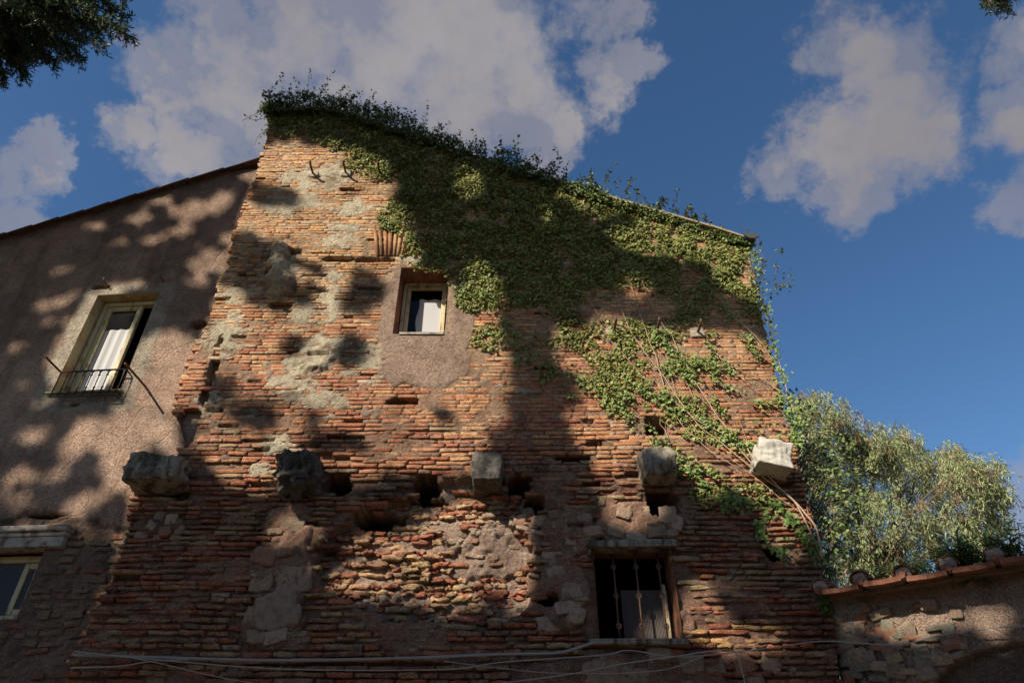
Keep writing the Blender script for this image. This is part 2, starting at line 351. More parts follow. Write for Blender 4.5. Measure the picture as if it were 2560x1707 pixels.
def f_relief(x, z):
    """how far the face has weathered back (+ into the wall)"""
    low = sstep(Z1000 + .3, Z1250 - .3, z)
    r = (fbm(x * 1.1, 0, z * 1.1, 2, 3) - .5) * (.05 + .06 * low)
    r += f_cent(x, z) * (.10 + .08 * fbm(x * 3, 0, z * 3, 44, 3))
    r -= .05 * f_mass(x, z) * (fbm(x * 3, 0, z * 3, 23, 3))
    ed = np.minimum(x - xl(z), 3); r += np.exp(-np.maximum(ed, 0) / .12) * .05 * fbm(x * 3, 0, z * 3, 29)
    return r
def f_open(x, z): return sstep(.52, .66, fbm(x * 1.4, 0, z * 4.5, 39, 4))
def f_smear(x, z): return sstep(.55, .66, fbm(x * 1.9, 0, z * 2.6, 41, 4))
def f_joint(x, z):
    low = 1 - sstep(Z1250 - .4, Z1000 + .2, z)
    return (.003 + .012 * f_open(x, z) * (1 - low) + low * (.030 + .025 * fbm(x * 2, 0, z * 2, 37, 2))) * (1 - .92 * f_smear(x, z))
def in_win(x, z, pad=0):
    m = np.zeros(x.shape, bool)
    for (a, b, c, d) in (W_MID, W_LOW): m |= (x > a - pad) & (x < b + pad) & (z > c - pad) & (z < d + pad)
    return m
brick_house = empty('brick_house', (0, 0, 0), 'ruined brick house with bare thin-brick front wall, sloping top and ivy on it', 'house')
def grid_faces(ny, nx, keep):
    i = np.arange(ny * nx).reshape(ny, nx); F = np.stack([i[:-1, :-1], i[:-1, 1:], i[1:, 1:], i[1:, :-1]], -1)[keep]
    used = np.unique(F); mp = np.full(ny * nx, -1); mp[used] = np.arange(len(used)); return used, mp[F]
def fitted(a, cuts):
    """move grid lines onto the given values so that openings get clean edges"""
    a = a.copy()
    for c in cuts: a[np.argmin(abs(a - c))] = c
    return a
def build_front():
    xs = fitted(np.arange(-5.7, 4.5, .021), [W_MID[0], W_MID[1], W_LOW[0], W_LOW[1]] + [p[i] for p in PUT for i in (0, 1)])
    zs = fitted(np.concatenate([np.arange(-.1, 2.6, .3), np.arange(2.62, 13.7, .021)]), [W_MID[2], W_MID[3], W_LOW[2], W_LOW[3]] + [p[i] for p in PUT for i in (2, 3)])
    X, Z = np.meshgrid(xs, zs); 
    xc = (X[:-1, :-1] + X[1:, 1:]) / 2; zc = (Z[:-1, :-1] + Z[1:, 1:]) / 2
    jit = (fbm(0 * zc, 0, zc * 6, 3, 3) - .5) * .10
    keep = (xc > xl(zc) + jit + .02) & (xc < xr(zc) - .02) & (zc < ztop(xc)) & ~in_win(xc, zc)
    hole, pl, rn, ms = f_hole(X, Z), f_plas(X, Z), f_rend(X, Z), f_mass(X, Z)
    cov = np.clip(pl + rn, 0, 1)
    y = f_relief(X, Z) + f_joint(X, Z) * (1 - cov) * (1 - ms * .8) - pl * (.001 + .016 * fbm(X * 9, 0, Z * 9, 51, 3)) - rn * .014
    y += (fbm(X * 14, 0, Z * 14, 7, 3) - .5) * (.012 + .05 * ms + .02 * f_cent(X, Z)) * (1 - rn * .8)
    for (a, b, c_, d_) in PUT: y += ((X > a) & (X < b) & (Z > c_) & (Z < d_)) * .7
    y += hole * (.62 + .1 * fbm(X * 5, 0, Z * 5, 9, 2))
    for (gx, gz, L, P, _) in GONE:                                # where a brick has fallen out
        i0, i1 = np.searchsorted(zs, (gz - P * .45, gz + P * .45)); j0, j1 = np.searchsorted(xs, (gx - L / 2, gx + L / 2)); y[i0:i1, j0:j1] += .05 + .05 * fbm(X[i0:i1, j0:j1] * 12, 0, Z[i0:i1, j0:j1] * 12, 403, 2)
    # one big lump of mortar left of the slot
    for (u, v, a, b) in E_((700, 655, 30, 55), (705, 715, 34, 34)): y -= .13 * (1 - sstep(.5, 1.1, np.sqrt(((X - u) / a) ** 2 + ((Z - v) / b) ** 2) + (fbm(X * 7, 0, Z * 7, 61, 3) - .5) * .8))
    for (u, v, a, b) in E_((790, 895, 64, 44)): y -= .06 * (1 - sstep(.5, 1.1, np.sqrt(((X - u) / a) ** 2 + ((Z - v) / b) ** 2) + (fbm(X * 7, 0, Z * 7, 62, 3) - .5) * .8))
    c = np.empty(X.shape + (3,)); t = sstep(Z1250 - .5, Z600, Z)[..., None]
    c[:] = np.array((.32, .195, .135)) * (1 - t) + np.array((.42, .295, .19)) * t
    n = fbm(X * 2.3, 0, Z * 2.3, 71, 4)[..., None]
    c *= .75 + .5 * n
    c = c * (1 - pl[..., None]) + pl[..., None] * (np.array((.58, .51, .37)) * (.72 + .5 * fbm(X * 3, 0, Z * 3, 73, 4)[..., None]))
    c = c * (1 - rn[..., None]) + rn[..., None] * (np.array((.37, .265, .20)) * (.8 + .4 * n))
    so = sstep(.35, .7, ellm(X, Z, DAPPLE_STAIN, .7) + (fbm(X * 5, 0, Z * 5, 77, 4) - .5) * 1.2)[..., None]; c *= 1 - .55 * so
    cm = f_cent(X, Z)[..., None]; c = c * (1 - cm * .6) + cm * .6 * np.array((.46, .36, .29))
    used, F = grid_faces(*X.shape, keep)
    V = np.stack([X, y, Z], -1).reshape(-1, 3)[used]
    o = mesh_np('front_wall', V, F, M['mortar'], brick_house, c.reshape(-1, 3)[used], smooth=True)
    return o
# ---------------------------------------------------------------- bricks of the front wall
PAL = {'top': [(.54, .32, .16), (.52, .29, .14), (.50, .25, .12), (.54, .36, .20), (.53, .33, .17)],
       'mid': [(.43, .195, .105), (.40, .17, .095), (.44, .23, .13), (.37, .145, .088), (.43, .215, .12)],
       'ochre': [(.48, .275, .145), (.46, .245, .125), (.45, .275, .155), (.46, .23, .12)],
       'low': [(.33, .115, .065), (.37, .135, .075), (.28, .10, .06), (.34, .19, .11), (.24, .13, .09), (.27, .15, .10), (.33, .25, .145), (.22, .145, .10)],
       'cent': [(.50, .37, .20), (.44, .29, .17), (.40, .16, .095), (.47, .33, .2), (.34, .13, .08), (.42, .25, .16)],
       'yel': [(.55, .35, .14), (.56, .38, .17), (.50, .30, .13)]}
OCHRE = E_((1830, 800, 110, 330), (1180, 950, 90, 170), (1600, 1090, 200, 60), (1960, 1150, 70, 160))
YELL = E_((1790, 1590, 130, 26), (1900, 1560, 90, 20))
def lay_bricks():
    B = []
    z = 2.7; k = 0
    while z < 13.4:
        pitch = float(np.interp(z, [3, 4.4, 6.5, 12], [.072, .066, .057, .050])) + .003 * math.sin(k * 1.7)
        zz = np.array([z + pitch / 2]); x = float(xl(zz)[0]) + random.uniform(-.05, .05); xe = float(xr(zz)[0])
        wob = random.uniform(0, 9)
        while x < xe - .04:
            zc = z + pitch / 2 + .012 * math.sin(x * .9 + wob) ; a = np.array([x + .1]); b = np.array([zc])
            cent = float(f_cent(a, b)[0]); low = zc < Z1000
            ln = random.choice([.13, .18, .22, .26, .30, .36]) if not low else random.choice([.16, .2, .24, .28, .34, .42])
            if cent > .5: ln = random.choice([.10, .15, .2, .24, .28])
            if x + ln > xe: ln = xe - x + random.uniform(-.02, .03)
            B.append([x + ln / 2, zc, ln, pitch, cent]); x += ln + (random.uniform(.002, .008) if not low else random.uniform(.008, .022))
        z += pitch; k += 1
    B = np.array(B); x, z = B[:, 0], B[:, 1]
    ok = (z < ztop(x) - .03) & ~in_win(x, z, .03)
    ok &= ~in_win(x - B[:, 2] / 2, z, .0) & ~in_win(x + B[:, 2] / 2, z, .0)
    ok &= (f_hole(x, z) < .3) & (f_hole(x - B[:, 2] * .4, z) < .5) & (f_hole(x + B[:, 2] * .4, z) < .5)
    ok &= f_rend(x, z) < .5
    ms = f_mass(x, z); ok &= (ms < .5) | (RNG.random(len(x)) < .10)
    cent = B[:, 4]; ok &= ~((cent > .5) & (RNG.random(len(x)) < .12 + .5 * ellm(x, z, E_((1250, 1370, 110, 80)), .3)))
    gone = ok & (RNG.random(len(x)) < .010 + .02 * (fbm(x * 1.3, 0, z * 1.3, 401, 3) > .52))
    return B[ok & ~gone], B[gone]
ARCH = rect(945, 575, 1085, 640)
BRICKS, GONE = lay_bricks()
front_wall = build_front()
def brick_arrays(B):
    n = len(B); x, z, L, P, cent = B.T
    low = 1 - sstep(Z1250 - .4, Z1000 + .2, z); top = sstep(Z1000, Z600, z)
    right = sstep(1.9, 2.6, x) * low
    r = RNG.random
    joint = .005 + .008 * f_open(x, z) * (1 - low) + .020 * low + .004 * right
    h = P - joint * (.7 + .6 * r(n)); h = np.where(cent > .5, P * (.72 + .18 * r(n)), h)
    prot = np.where(r(n) < .05, -.010, 0) + (r(n) - .5) * (.005 + .03 * low + .035 * cent * (cent > .5)) + .001 + .003 * low
    prot += np.where((low > .5) & (r(n) < .12), -.03, 0)
    face = f_relief(x, z) - prot + .005 * f_smear(x, z) * r(n)
    tilt = (r(n) - .5) * (.02 + .05 * low + .12 * (cent > .5)); yaw = (r(n) - .5) * (.02 + .08 * low + .2 * (cent > .5))
    nu, nv = 6, 4
    gu = np.linspace(-.5, .5, nu); gv = np.linspace(-.5, .5, nv); GU, GV = np.meshgrid(gu, gv); GU = GU.ravel(); GV = GV.ravel(); m = nu * nv
    bord = (abs(GU) > .49) | (abs(GV) > .49); corner = (abs(GU) > .49) & (abs(GV) > .49)
    sU = GU[None] * L[:, None]; sV = GV[None] * h[:, None]
    rough = (.003 + .009 * low + .012 * (cent > .5))[:, None]
    jx = (r((n, m)) - .5) * rough * 2; jz = (r((n, m)) - .5) * rough * 1.1; jy = (r((n, m)) - .5) * rough * 1.6
    rd = (.0008 + .002 * low + .003 * (cent > .5))[:, None]
    jy = jy + bord[None] * rd + corner[None] * rd * r((n, m)) * 2
    sU = sU - np.sign(GU)[None] * corner[None] * rd * r((n, m)) * 1.5; sV = sV - np.sign(GV)[None] * corner[None] * rd * r((n, m)) * .6
    U = sU + jx; Vv = sV + jz
    X = x[:, None] + U * np.cos(tilt)[:, None] - Vv * np.sin(tilt)[:, None]; Z = z[:, None] + U * np.sin(tilt)[:, None] + Vv * np.cos(tilt)[:, None]
    Y = face[:, None] + jy + U * yaw[:, None]
    front = np.stack([X, Y, Z], -1)
    ring = [i for i in range(nu)] + [nu * j + nu - 1 for j in range(1, nv)] + [nu * (nv - 1) + i for i in range(nu - 2, -1, -1)] + [nu * j for j in range(nv - 2, 0, -1)]
    back = front[:, ring].copy(); back[..., 1] = face[:, None] + .085
    V = np.concatenate([front, back], 1)
    q = []
    for j in range(nv - 1):
        for i in range(nu - 1): q.append((j * nu + i, j * nu + i + 1, (j + 1) * nu + i + 1, (j + 1) * nu + i))
    R = len(ring)
    for i in range(R): q.append((ring[i], m + i, m + (i + 1) % R, ring[(i + 1) % R]))
    # colours
    C = np.empty((n, 3)); och = ellm(x, z, OCHRE, .5); yel = ellm(x, z, YELL, .3)
    so = sstep(.35, .7, ellm(x, z, DAPPLE_STAIN, .7) + (fbm(x * 5, 0, z * 5, 77, 4) - .5) * 1.2)
    pls = f_plas(x, z)
    for i in range(n):
        if yel[i] > .5 and random.random() < .7: k = 'yel'
        elif cent[i] > .5: k = 'cent'
        elif random.random() < och[i] * .8: k = 'ochre'
        elif random.random() < low[i]: k = 'low'
        elif random.random() < top[i]: k = 'top'
        else: k = 'mid'
        C[i] = random.choice(PAL[k])
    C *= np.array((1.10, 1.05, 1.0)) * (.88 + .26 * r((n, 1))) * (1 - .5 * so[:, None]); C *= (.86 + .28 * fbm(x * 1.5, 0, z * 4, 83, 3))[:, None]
    up = (top * (r(n) < .35))[:, None] * .55; C = C * (1 - up) + up * np.array((.52, .42, .29))
    w = np.clip(pls, 0, 1)[:, None] * .75; C = C * (1 - w) + w * np.array((.54, .46, .33))
    cv = np.repeat(C[:, None], V.shape[1], 1) * (.9 + .2 * r((n, V.shape[1], 1)))
    return V, np.array(q), cv
def build_bricks():
    B = BRICKS; V, q, C = brick_arrays(B)
    d = np.array([B[:, 0], np.full(len(B), 8.0), B[:, 1] - 1.6]).T; dep = d[:, 1] * CP + d[:, 2] * SP
    show = B[:, 2] * B[:, 3] / dep ** 2 * (d[:, 1] / np.linalg.norm(d, axis=1)) * np.where(B[:, 1] < 3.02, 0, 1)
    one = np.argsort(-show)[:300]; rest = np.setdiff1d(np.arange(len(B)), one)
    k = V.shape[1]
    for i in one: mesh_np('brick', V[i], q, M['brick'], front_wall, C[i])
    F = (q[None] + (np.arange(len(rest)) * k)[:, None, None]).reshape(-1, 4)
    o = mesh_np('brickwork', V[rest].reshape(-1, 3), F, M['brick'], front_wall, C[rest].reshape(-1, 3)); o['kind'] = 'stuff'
    # flat arch of upright bricks over the small window
    x0, x1, z0, z1 = ARCH; m = 14
    for i in range(m):
        t = (i + .5) / m; lean = (t - .42) * .55; w = (x1 - x0) / m * .72; xc = x0 + (x1 - x0) * t
        zt = z1 + random.uniform(-.03, .03); b = MB(); f = float(f_relief(np.array([xc]), np.array([z0]))[0]) - .022 - random.uniform(0, .01)
        for y in (f, f + .09):
            for (u, v) in ((-w / 2, z0), (w / 2, z0), (w / 2, zt), (-w / 2, zt)):
                b.V.append((xc + u + (v - z0) * lean + random.uniform(-.006, .006), y + random.uniform(-.003, .003), v + random.uniform(-.008, .008)))
        b.F = [(0, 1, 2, 3), (7, 6, 5, 4), (0, 4, 5, 1), (1, 5, 6, 2), (2, 6, 7, 3), (3, 7, 4, 0)]
        o = mesh_np('brick', b.V, b.F, M['brick'], front_wall, np.tile(np.array(random.choice(PAL['top'])) * random.uniform(.8, 1.1), (8, 1)))
build_bricks()
# ---------------------------------------------------------------- rough stones: lumps of different shapes
def lump(name, c, size, seed, matl, parent, box=.5, rough=.18, res=9, rot=0, col=None, freq=2.2, smooth=True, pl=FRONT):
    """a rounded block: cube grid pulled between box and ball, then broken up by noise"""
    pts = []; F = []; idx = {}
    def vid(p):
        k = tuple(np.round(p, 5))
        if k not in idx: idx[k] = len(pts); pts.append(p)
        return idx[k]
    g = np.linspace(-1, 1, res)
    for ax in range(3):
        for sgn in (-1, 1):
            for i in range(res - 1):
                for j in range(res - 1):
                    f = []
                    for (a, b) in ((i, j), (i + 1, j), (i + 1, j + 1), (i, j + 1)):
                        p = np.zeros(3); p[ax] = sgn; p[(ax + 1) % 3] = g[a]; p[(ax + 2) % 3] = g[b]; f.append(vid(p))
                    F.append(tuple(f if sgn > 0 else f[::-1]))
    P = np.array(pts); S = P / np.linalg.norm(P, axis=1, keepdims=True)
    Q = P * box + S * (1 - box) * 1.15
    d = fbm(Q[:, 0] * freq + seed * 3.1, Q[:, 1] * freq, Q[:, 2] * freq + seed * 1.7, seed, 5, .55) - .5
    d2 = np.abs(vnoise(Q[:, 0] * freq * 2 + seed, Q[:, 1] * freq * 2, Q[:, 2] * freq * 2, seed + 50) - .5)
    Q = Q + S * (d * 2 - d2 * .8)[:, None] * rough
    ca, sa = math.cos(rot), math.sin(rot)
    u = Q[:, 0] * size[0] / 2; w = Q[:, 1] * size[1] / 2; v = Q[:, 2] * size[2] / 2
    V = pl.P(c[0] + u * ca - v * sa, c[1] + u * sa + v * ca, c[2] + w)
    if col is None: return mesh_np(name, V, F, matl, parent, smooth=smooth)
    return mesh_np(name, V, F, matl, parent, np.tile(col, (len(V), 1)), smooth=smooth)
def build_corbels():
    for i, (px, py, w, h, prot, matl, lab, box, rough, rot) in enumerate([
        (390, 1180, .74, .38, .36, 'stone_grey', 'long weathered stone block at the corner', .58, .42, -.06),
        (746, 1180, .48, .48, .42, 'stone_dark', 'blackened pitted stone block', .52, .6, .12),
        (1217, 1175, .38, .43, .36, 'stone_dark', 'narrow dark stone block with a split face', .66, .3, .03),
        (1643, 1165, .43, .39, .36, 'stone_grey', 'grey stone block streaked with black', .66, .28, .08),
        (1930, 1146, .44, .36, .34, 'travertine', 'broken white stone block', .72, .3, -.25)]):
        u, v = H(px, py, -prot * .5)
        o = lump('corbel_stone', (u, v, -prot * .28), (w, prot * 1.55, h), 5 + i, M[matl], brick_house, box, rough, 19, rot, smooth=False, freq=(1.3, 2.4, 1.3, 1.4, 1.3)[i])
        o['label'] = lab
build_corbels()
def build_rubble():
    cols = [(.30, .215, .15), (.34, .24, .17), (.26, .19, .13), (.37, .27, .2), (.32, .17, .11)]
    rr = random.Random(5); n = 0; placed = []
    big = [(735, 1445, .42, .30), (690, 1525, .5, .46), (655, 1450, .26, .26), (730, 1310, .3, .2), (660, 1390, .3, .22), (640, 1590, .22, .16), (690, 1590, .26, .15), (630, 1540, .18, .24), (760, 1590, .2, .14),
           (1345, 1480, .2, .16), (1390, 1430, .22, .14), (1420, 1520, .3, .14), (1370, 1560, .26, .2), (1380, 1380, .24, .16), (1440, 1540, .2, .18), (1430, 1480, .26, .2), (1480, 1330, .24, .13), (1540, 1330, .22, .15), (1590, 1345, .26, .12),
           (1640, 1330, .22, .16), (1690, 1310, .16, .2), (1560, 1280, .2, .2), (1670, 1290, .22, .24),
           (1650, 1640, .3, .2), (1730, 1660, .26, .18), (1790, 1670, .22, .16), (1580, 1690, .4, .22), (1860, 1660, .24, .2), (1930, 1655, .22, .2), (1500, 1680, .42, .3), (1890, 1700, .2, .16),
           (400, 1290, .13, .12), (430, 1300, .15, .14), (380, 1315, .12, .1), (415, 1330, .16, .12), (450, 1325, .12, .12), (395, 1340, .12, .1), (440, 1345, .14, .1),
           (1320, 1270, .16, .12), (1350, 1300, .2, .14), (1300, 1300, .14, .12)]
    for (px, py, w, h) in big: placed.append((*H(px, py), w, h))
    for i in range(34):
        E = rr.choice(MASS[1:]); x = E[0] + rr.uniform(-1, 1) * E[2]; z = E[1] + rr.uniform(-1, 1) * E[3]
        if in_win(np.array([x]), np.array([z]), .08)[0]: continue
        if any(abs(x - p[0]) < p[2] * .6 and abs(z - p[1]) < p[3] * .6 for p in placed): continue
        placed.append((x, z, rr.uniform(.08, .2), rr.uniform(.06, .13)))
    for i in range(34):                                           # broken pieces in the eroded patch
        x, z = H(rr.gauss(1250, 60), rr.gauss(1340, 55)); placed.append((x, z, rr.uniform(.06, .18), rr.uniform(.04, .08)))
    for i, (x, z, w, h) in enumerate(placed):
        if z < 2.75 or in_win(np.array([x]), np.array([z]), .05)[0]: continue
        a = np.array([x]); b = np.array([z]); y = float((f_relief(a, b) + .03)[0])
        c = np.array(rr.choice(cols if i < len(big) + 60 else PAL['cent'] + cols)) * rr.uniform(.8, 1.15)
        lump('stone', (x, z, y), (w, rr.uniform(.06, .1), h), 100 + i, M['rubble'], front_wall, rr.uniform(.5, .8), .35, 6 if w < .22 else 10, rr.uniform(-.3, .3), c, freq=1.7, smooth=w > .2)
build_rubble()
# ---------------------------------------------------------------- windows of the brick house
def frame_boxes(pl, u0, u1, v0, v1, w0, w1, t): 
    b = MB(); b.box(pl, u0, u0 + t, v0, v1, w0, w1); b.box(pl, u1 - t, u1, v0, v1, w0, w1); b.box(pl, u0 + t, u1 - t, v0, v0 + t, w0 + .002, w1); b.box(pl, u0 + t, u1 - t, v1 - t, v1, w0 + .002, w1); return b
def reveal(pl, u0, u1, v0, v1, d, name, matl, parent, room=.9, lip=0.0):
    b = MB(); P = lambda u, v, w: pl.P(u, v, w)
    b.quad(P(u0, v0, lip), P(u0, v1, lip), P(u0, v1, d), P(u0, v0, d)); b.quad(P(u1, v1, lip), P(u1, v0, lip), P(u1, v0, d), P(u1, v1, d))
    b.quad(P(u0, v1, lip), P(u1, v1, lip), P(u1, v1, d), P(u0, v1, d)); b.quad(P(u1, v0, lip), P(u0, v0, lip), P(u0, v0, d), P(u1, v0, d))
    b.build(name, matl, parent)
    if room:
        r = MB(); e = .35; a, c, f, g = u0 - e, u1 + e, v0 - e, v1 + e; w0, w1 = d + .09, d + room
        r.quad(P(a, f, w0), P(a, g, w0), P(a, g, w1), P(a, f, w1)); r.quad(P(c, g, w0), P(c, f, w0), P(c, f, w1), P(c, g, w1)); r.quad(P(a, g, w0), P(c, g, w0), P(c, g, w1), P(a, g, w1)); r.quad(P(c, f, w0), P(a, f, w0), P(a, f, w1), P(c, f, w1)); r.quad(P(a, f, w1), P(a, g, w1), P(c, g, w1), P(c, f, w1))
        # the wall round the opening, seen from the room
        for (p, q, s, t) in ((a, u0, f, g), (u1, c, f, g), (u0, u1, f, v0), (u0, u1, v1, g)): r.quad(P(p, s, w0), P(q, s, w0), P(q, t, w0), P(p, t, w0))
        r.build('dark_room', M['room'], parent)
def build_mid_window():
    u0, u1, v0, v1 = W_MID; d = .36
    w = bpy.data.objects.new('window', None); link(w, brick_house); w['label'] = 'small cream framed window in the brick wall'
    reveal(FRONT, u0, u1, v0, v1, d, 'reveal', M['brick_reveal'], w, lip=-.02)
    bevel(frame_boxes(FRONT, u0 + .012, u1 - .003, v0 + .02, v1 - .01, d - .03, d + .05, .05).build('frame', M['cream_wood'], w), .006)
    bevel(frame_boxes(FRONT, u0 + .07, u1 - .055, v0 + .075, v1 - .07, d - .012, d + .045, .06).build('sash', M['cream_wood'], w), .008)
    FRONT_ = FRONT; b = MB(); b.box(FRONT, u0 + .125, u1 - .11, v0 + .13, v1 - .125, d + .02, d + .026); b.build('pane', M['glass'], w)
    c = MB(); q = np.linspace(0, 1, 9); x0, x1, z0, z1 = u0 + .26, u1 - .12, v0 + .08, v0 + (v1 - v0) * .76
    for i in range(8):
        for j in range(8):
            f = lambda a, b_: FRONT.P(x0 + (x1 - x0) * a + (.02 * math.sin(b_ * 9) if a == 0 else 0), z0 + (z1 - z0) * b_ + (.015 * math.sin(a * 11) if b_ == 1 else 0), d + .04 + .003 * math.sin(a * 5 + b_ * 3))
            c.quad(f(q[i], q[j]), f(q[i + 1], q[j]), f(q[i + 1], q[j + 1]), f(q[i], q[j + 1]))
    c.build('curtain', M['curtain'], w, True)
    s = MB(); s.box(FRONT, u0 + .1, u1 + .004, v0 - .018, v0 + .022, -.035, d); bevel(s.build('sill', M['white_stone'], w), .006)
build_mid_window()
def build_low_window():
    u0, u1, v0, v1 = W_LOW; d = .42
    w = bpy.data.objects.new('window', None); link(w, brick_house); w['label'] = 'barred dark window low in the brick wall'
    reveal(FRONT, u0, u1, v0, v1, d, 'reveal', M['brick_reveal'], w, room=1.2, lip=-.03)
    lump('lintel', ((u0 + u1) / 2, v1 + .02, .05), (u1 - u0 + .16, .26, .09), 3, M['stone_grey'], w, .9, .12, 14, .02)
    lump('sill', ((u0 + u1) / 2 - .05, v0 - .03, .02), (u1 - u0 + .2, .24, .06), 8, M['stone_grey'], w, .92, .12, 14, 0)
    for px in (1542, 1598, 1655):
        a = H(px - 8, 1420, .16)[0]; b = MB()
        b.tube([FRONT.P(a, v0 - .02, .16), FRONT.P(a, v1 + .02, .16)], .011, 8)
        for k in (.18, .5, .82):
            z = v0 + (v1 - v0) * k; ring = [FRONT.P(a + .026 * math.cos(t), z + .028 * math.sin(t), .16) for t in np.linspace(0, 2 * math.pi, 13)]; b.tube(ring, .010, 6, False)
        b.build('bar', M['iron'], w, True)
    # slatted shutter leaning inside
    s = MB(); x0, x1 = u0 + .34, u1 - .02
    for i in range(34):
        x = x0 + (x1 - x0) * i / 33; s.box(FRONT, x, x + .008, v0, v0 + (v1 - v0) * .62, d - .06, d - .045)
    s.box(FRONT, x0, x1 + .01, v0, v0 + (v1 - v0) * .62, d - .045, d - .035); o = s.build('shutter', M['shutter'], w)
    p = MB(); p.box(FRONT, u1 - .10, u1 - .055, v0, v0 + (v1 - v0) * .66, d - .14, d - .1); p.build('post', M['cream_wood'], w)
build_low_window()
# ---------------------------------------------------------------- iron hooks
def hook(pl, px, py, d, parent, r=.02, up=.05):
    u, v = pl.hit(px, py); b = MB()
    b.tube(smooth_path([pl.P(u, v, .06), pl.P(u, v, -d * .5), pl.P(u, v + .005, -d * .85), pl.P(u, v + up * .5, -d), pl.P(u, v + up, -d)], 4), r, 8)
    lump('mortar_pad', (u, v, .005), (.22, .06, .18), int(px), M['rubble'], parent, .4, .35, 8, 0, np.array((.42, .36, .27)), pl=pl)
    return b.build('iron_hook', M['iron'], parent, True)
for (px, py) in ((783, 436), (865, 434), (950, 438), (1535, 828), (1642, 828), (1744, 832)): hook(FRONT, px, py, .25, brick_house)
# ---------------------------------------------------------------- roof, verge, gutter, side walls
def build_roof():
    top = TOP; b = MB(); back = 6.5
    for i in range(len(top) - 1):                                 # roof slab behind the gable edge
        (a, za), (c, zc) = top[i], top[i + 1]
        b.quad((a, .05, za + .02), (c, .05, zc + .02), (c, back, zc + .02), (a, back, za + .02))
        b.quad((a, .05, za - .1), (a, back, za - .1), (c, back, zc - .1), (c, .05, zc - .1))
    b.build('roof', M['old_tile'], brick_house)
    # verge boards/tiles overlapping down the slope
    p = line(FRONT, [(1380, 449), (1470, 478), (1560, 507), (1660, 536), (1770, 567), (1868, 598)], -.1)
    for i in range(len(p) - 1):
        (a, za), (c, zc) = p[i], p[i + 1]; o = MB(); sl = (zc - za) / (c - a); e = c + .06
        ze = zc + .06 * sl + .02
        for (w0, w1, t0, t1) in ((-.11, .35, 0, .045),):
            b0 = len(o.V)
            for w in (w0, w1):
                for (u, v) in ((a, za + .035 + t0), (e, ze + t0), (e, ze + t1), (a, za + .035 + t1)): o.V.append((u, w, v))
            o.F += [tuple(b0 + k for k in f) for f in ((0, 1, 2, 3), (7, 6, 5, 4), (0, 4, 5, 1), (1, 5, 6, 2), (2, 6, 7, 3), (3, 7, 4, 0))]
        bevel(o.build('verge_tile', M['board'], brick_house), .008)
    # side and back walls, left return
    m = MB()
    for E, yb in ((EDGE_R, back), ):
        for i in range(len(E) - 1):
            (x0, z0), (x1, z1) = E[i], E[i + 1]; m.quad((x0 - .03, .03, z0), (x0 - .03, yb, z0), (x1 - .03, yb, z1), (x1 - .03, .03, z1))
    zt = float(ztop(3.2)); xa, xb = float(EDGE_L[0, 0]), float(EDGE_R[0, 0])
    for i in range(len(EDGE_L) - 1):
        (x0, z0), (x1, z1) = EDGE_L[i], EDGE_L[i + 1]; m.quad((x0 + .05, .06, z0), (x0 + .05, 1.0, z0), (x1 + .05, 1.0, z1), (x1 + .05, .06, z1))
    m.quad((xa, back, 0), (xa, back, 13.0), (xb, back, zt), (xb, back, 0))
    m.build('side_wall', M['side'] , brick_house)
    # half-round gutter seen at its end, and the downpipe along the corner
    u, v = H(1862, 600); g = MB(); r = .11; n = 12; cx, cz = u + .06, v + .0
    prof = [(cx + r * math.cos(t), cz + r * math.sin(t)) for t in np.linspace(math.pi, 2 * math.pi, n)]
    for (y0, y1) in ((-.16, back),):
        for k in range(n - 1): g.quad((prof[k][0], y0, prof[k][1]), (prof[k + 1][0], y0, prof[k + 1][1]), (prof[k + 1][0], y1, prof[k + 1][1]), (prof[k][0], y1, prof[k][1]))
        g.quad(*[(x, y0 + .002, z) for x, z in prof])
    o = g.build('gutter', M['grey_metal'], brick_house); s = o.modifiers.new('thick', 'SOLIDIFY'); s.thickness = .006
    dp = [(cx, .25, cz - .12)] + [(float(xr(np.array(z))) + .05, .30, float(z)) for z in np.linspace(cz - .5, .3, 12)]
    MB().tube(dp, .05, 10).build('downpipe', M['grey_metal'], brick_house, True)
M['side'] = mat('side', (.34, .17, .10), noise=[(6, .45, .7, (.6, .52, .48), HZ)], bumps=[(20, .03, 6, 'n')])
build_roof()
# ================================================================ plastered house on the left
plaster_house = empty('plaster_house', tuple(LEFT.P(-2, 0, 0)), 'brown plastered house on the left with sloping tiled roof edge', 'house')
inv = plaster_house.location.copy()
def lh(o):
    o.location = -inv if o.parent is plaster_house else o.location
    return o
HL = LEFT.hit
ROOF_L = line(LEFT, [(-900, 845), (-260, 668), (0, 596), (147, 553), (342, 494), (473, 455), (645, 406)])
PLB = line(LEFT, [(-900, 1320), (-200, 1310), (0, 1305), (60, 1290), (130, 1283), (180, 1300), (260, 1312), (330, 1320), (480, 1330)])
WL = [HL(254, 742), HL(404, 735), HL(302, 978), HL(128, 990)]
WLU0 = (WL[0][0] + WL[3][0]) / 2; WLU1 = (WL[1][0] + WL[2][0]) / 2; WLV1 = (WL[0][1] + WL[1][1]) / 2; WLV0 = (WL[2][1] + WL[3][1]) / 2
LB = rect(-120, 1372, 78, 1548, LEFT)
NOTCH = [LEFT.ell(497, 815, 22, 11), LEFT.ell(255, 722, 24, 5), LEFT.ell(120, 1290, 60, 5), LEFT.ell(190, 1015, 14, 4)]
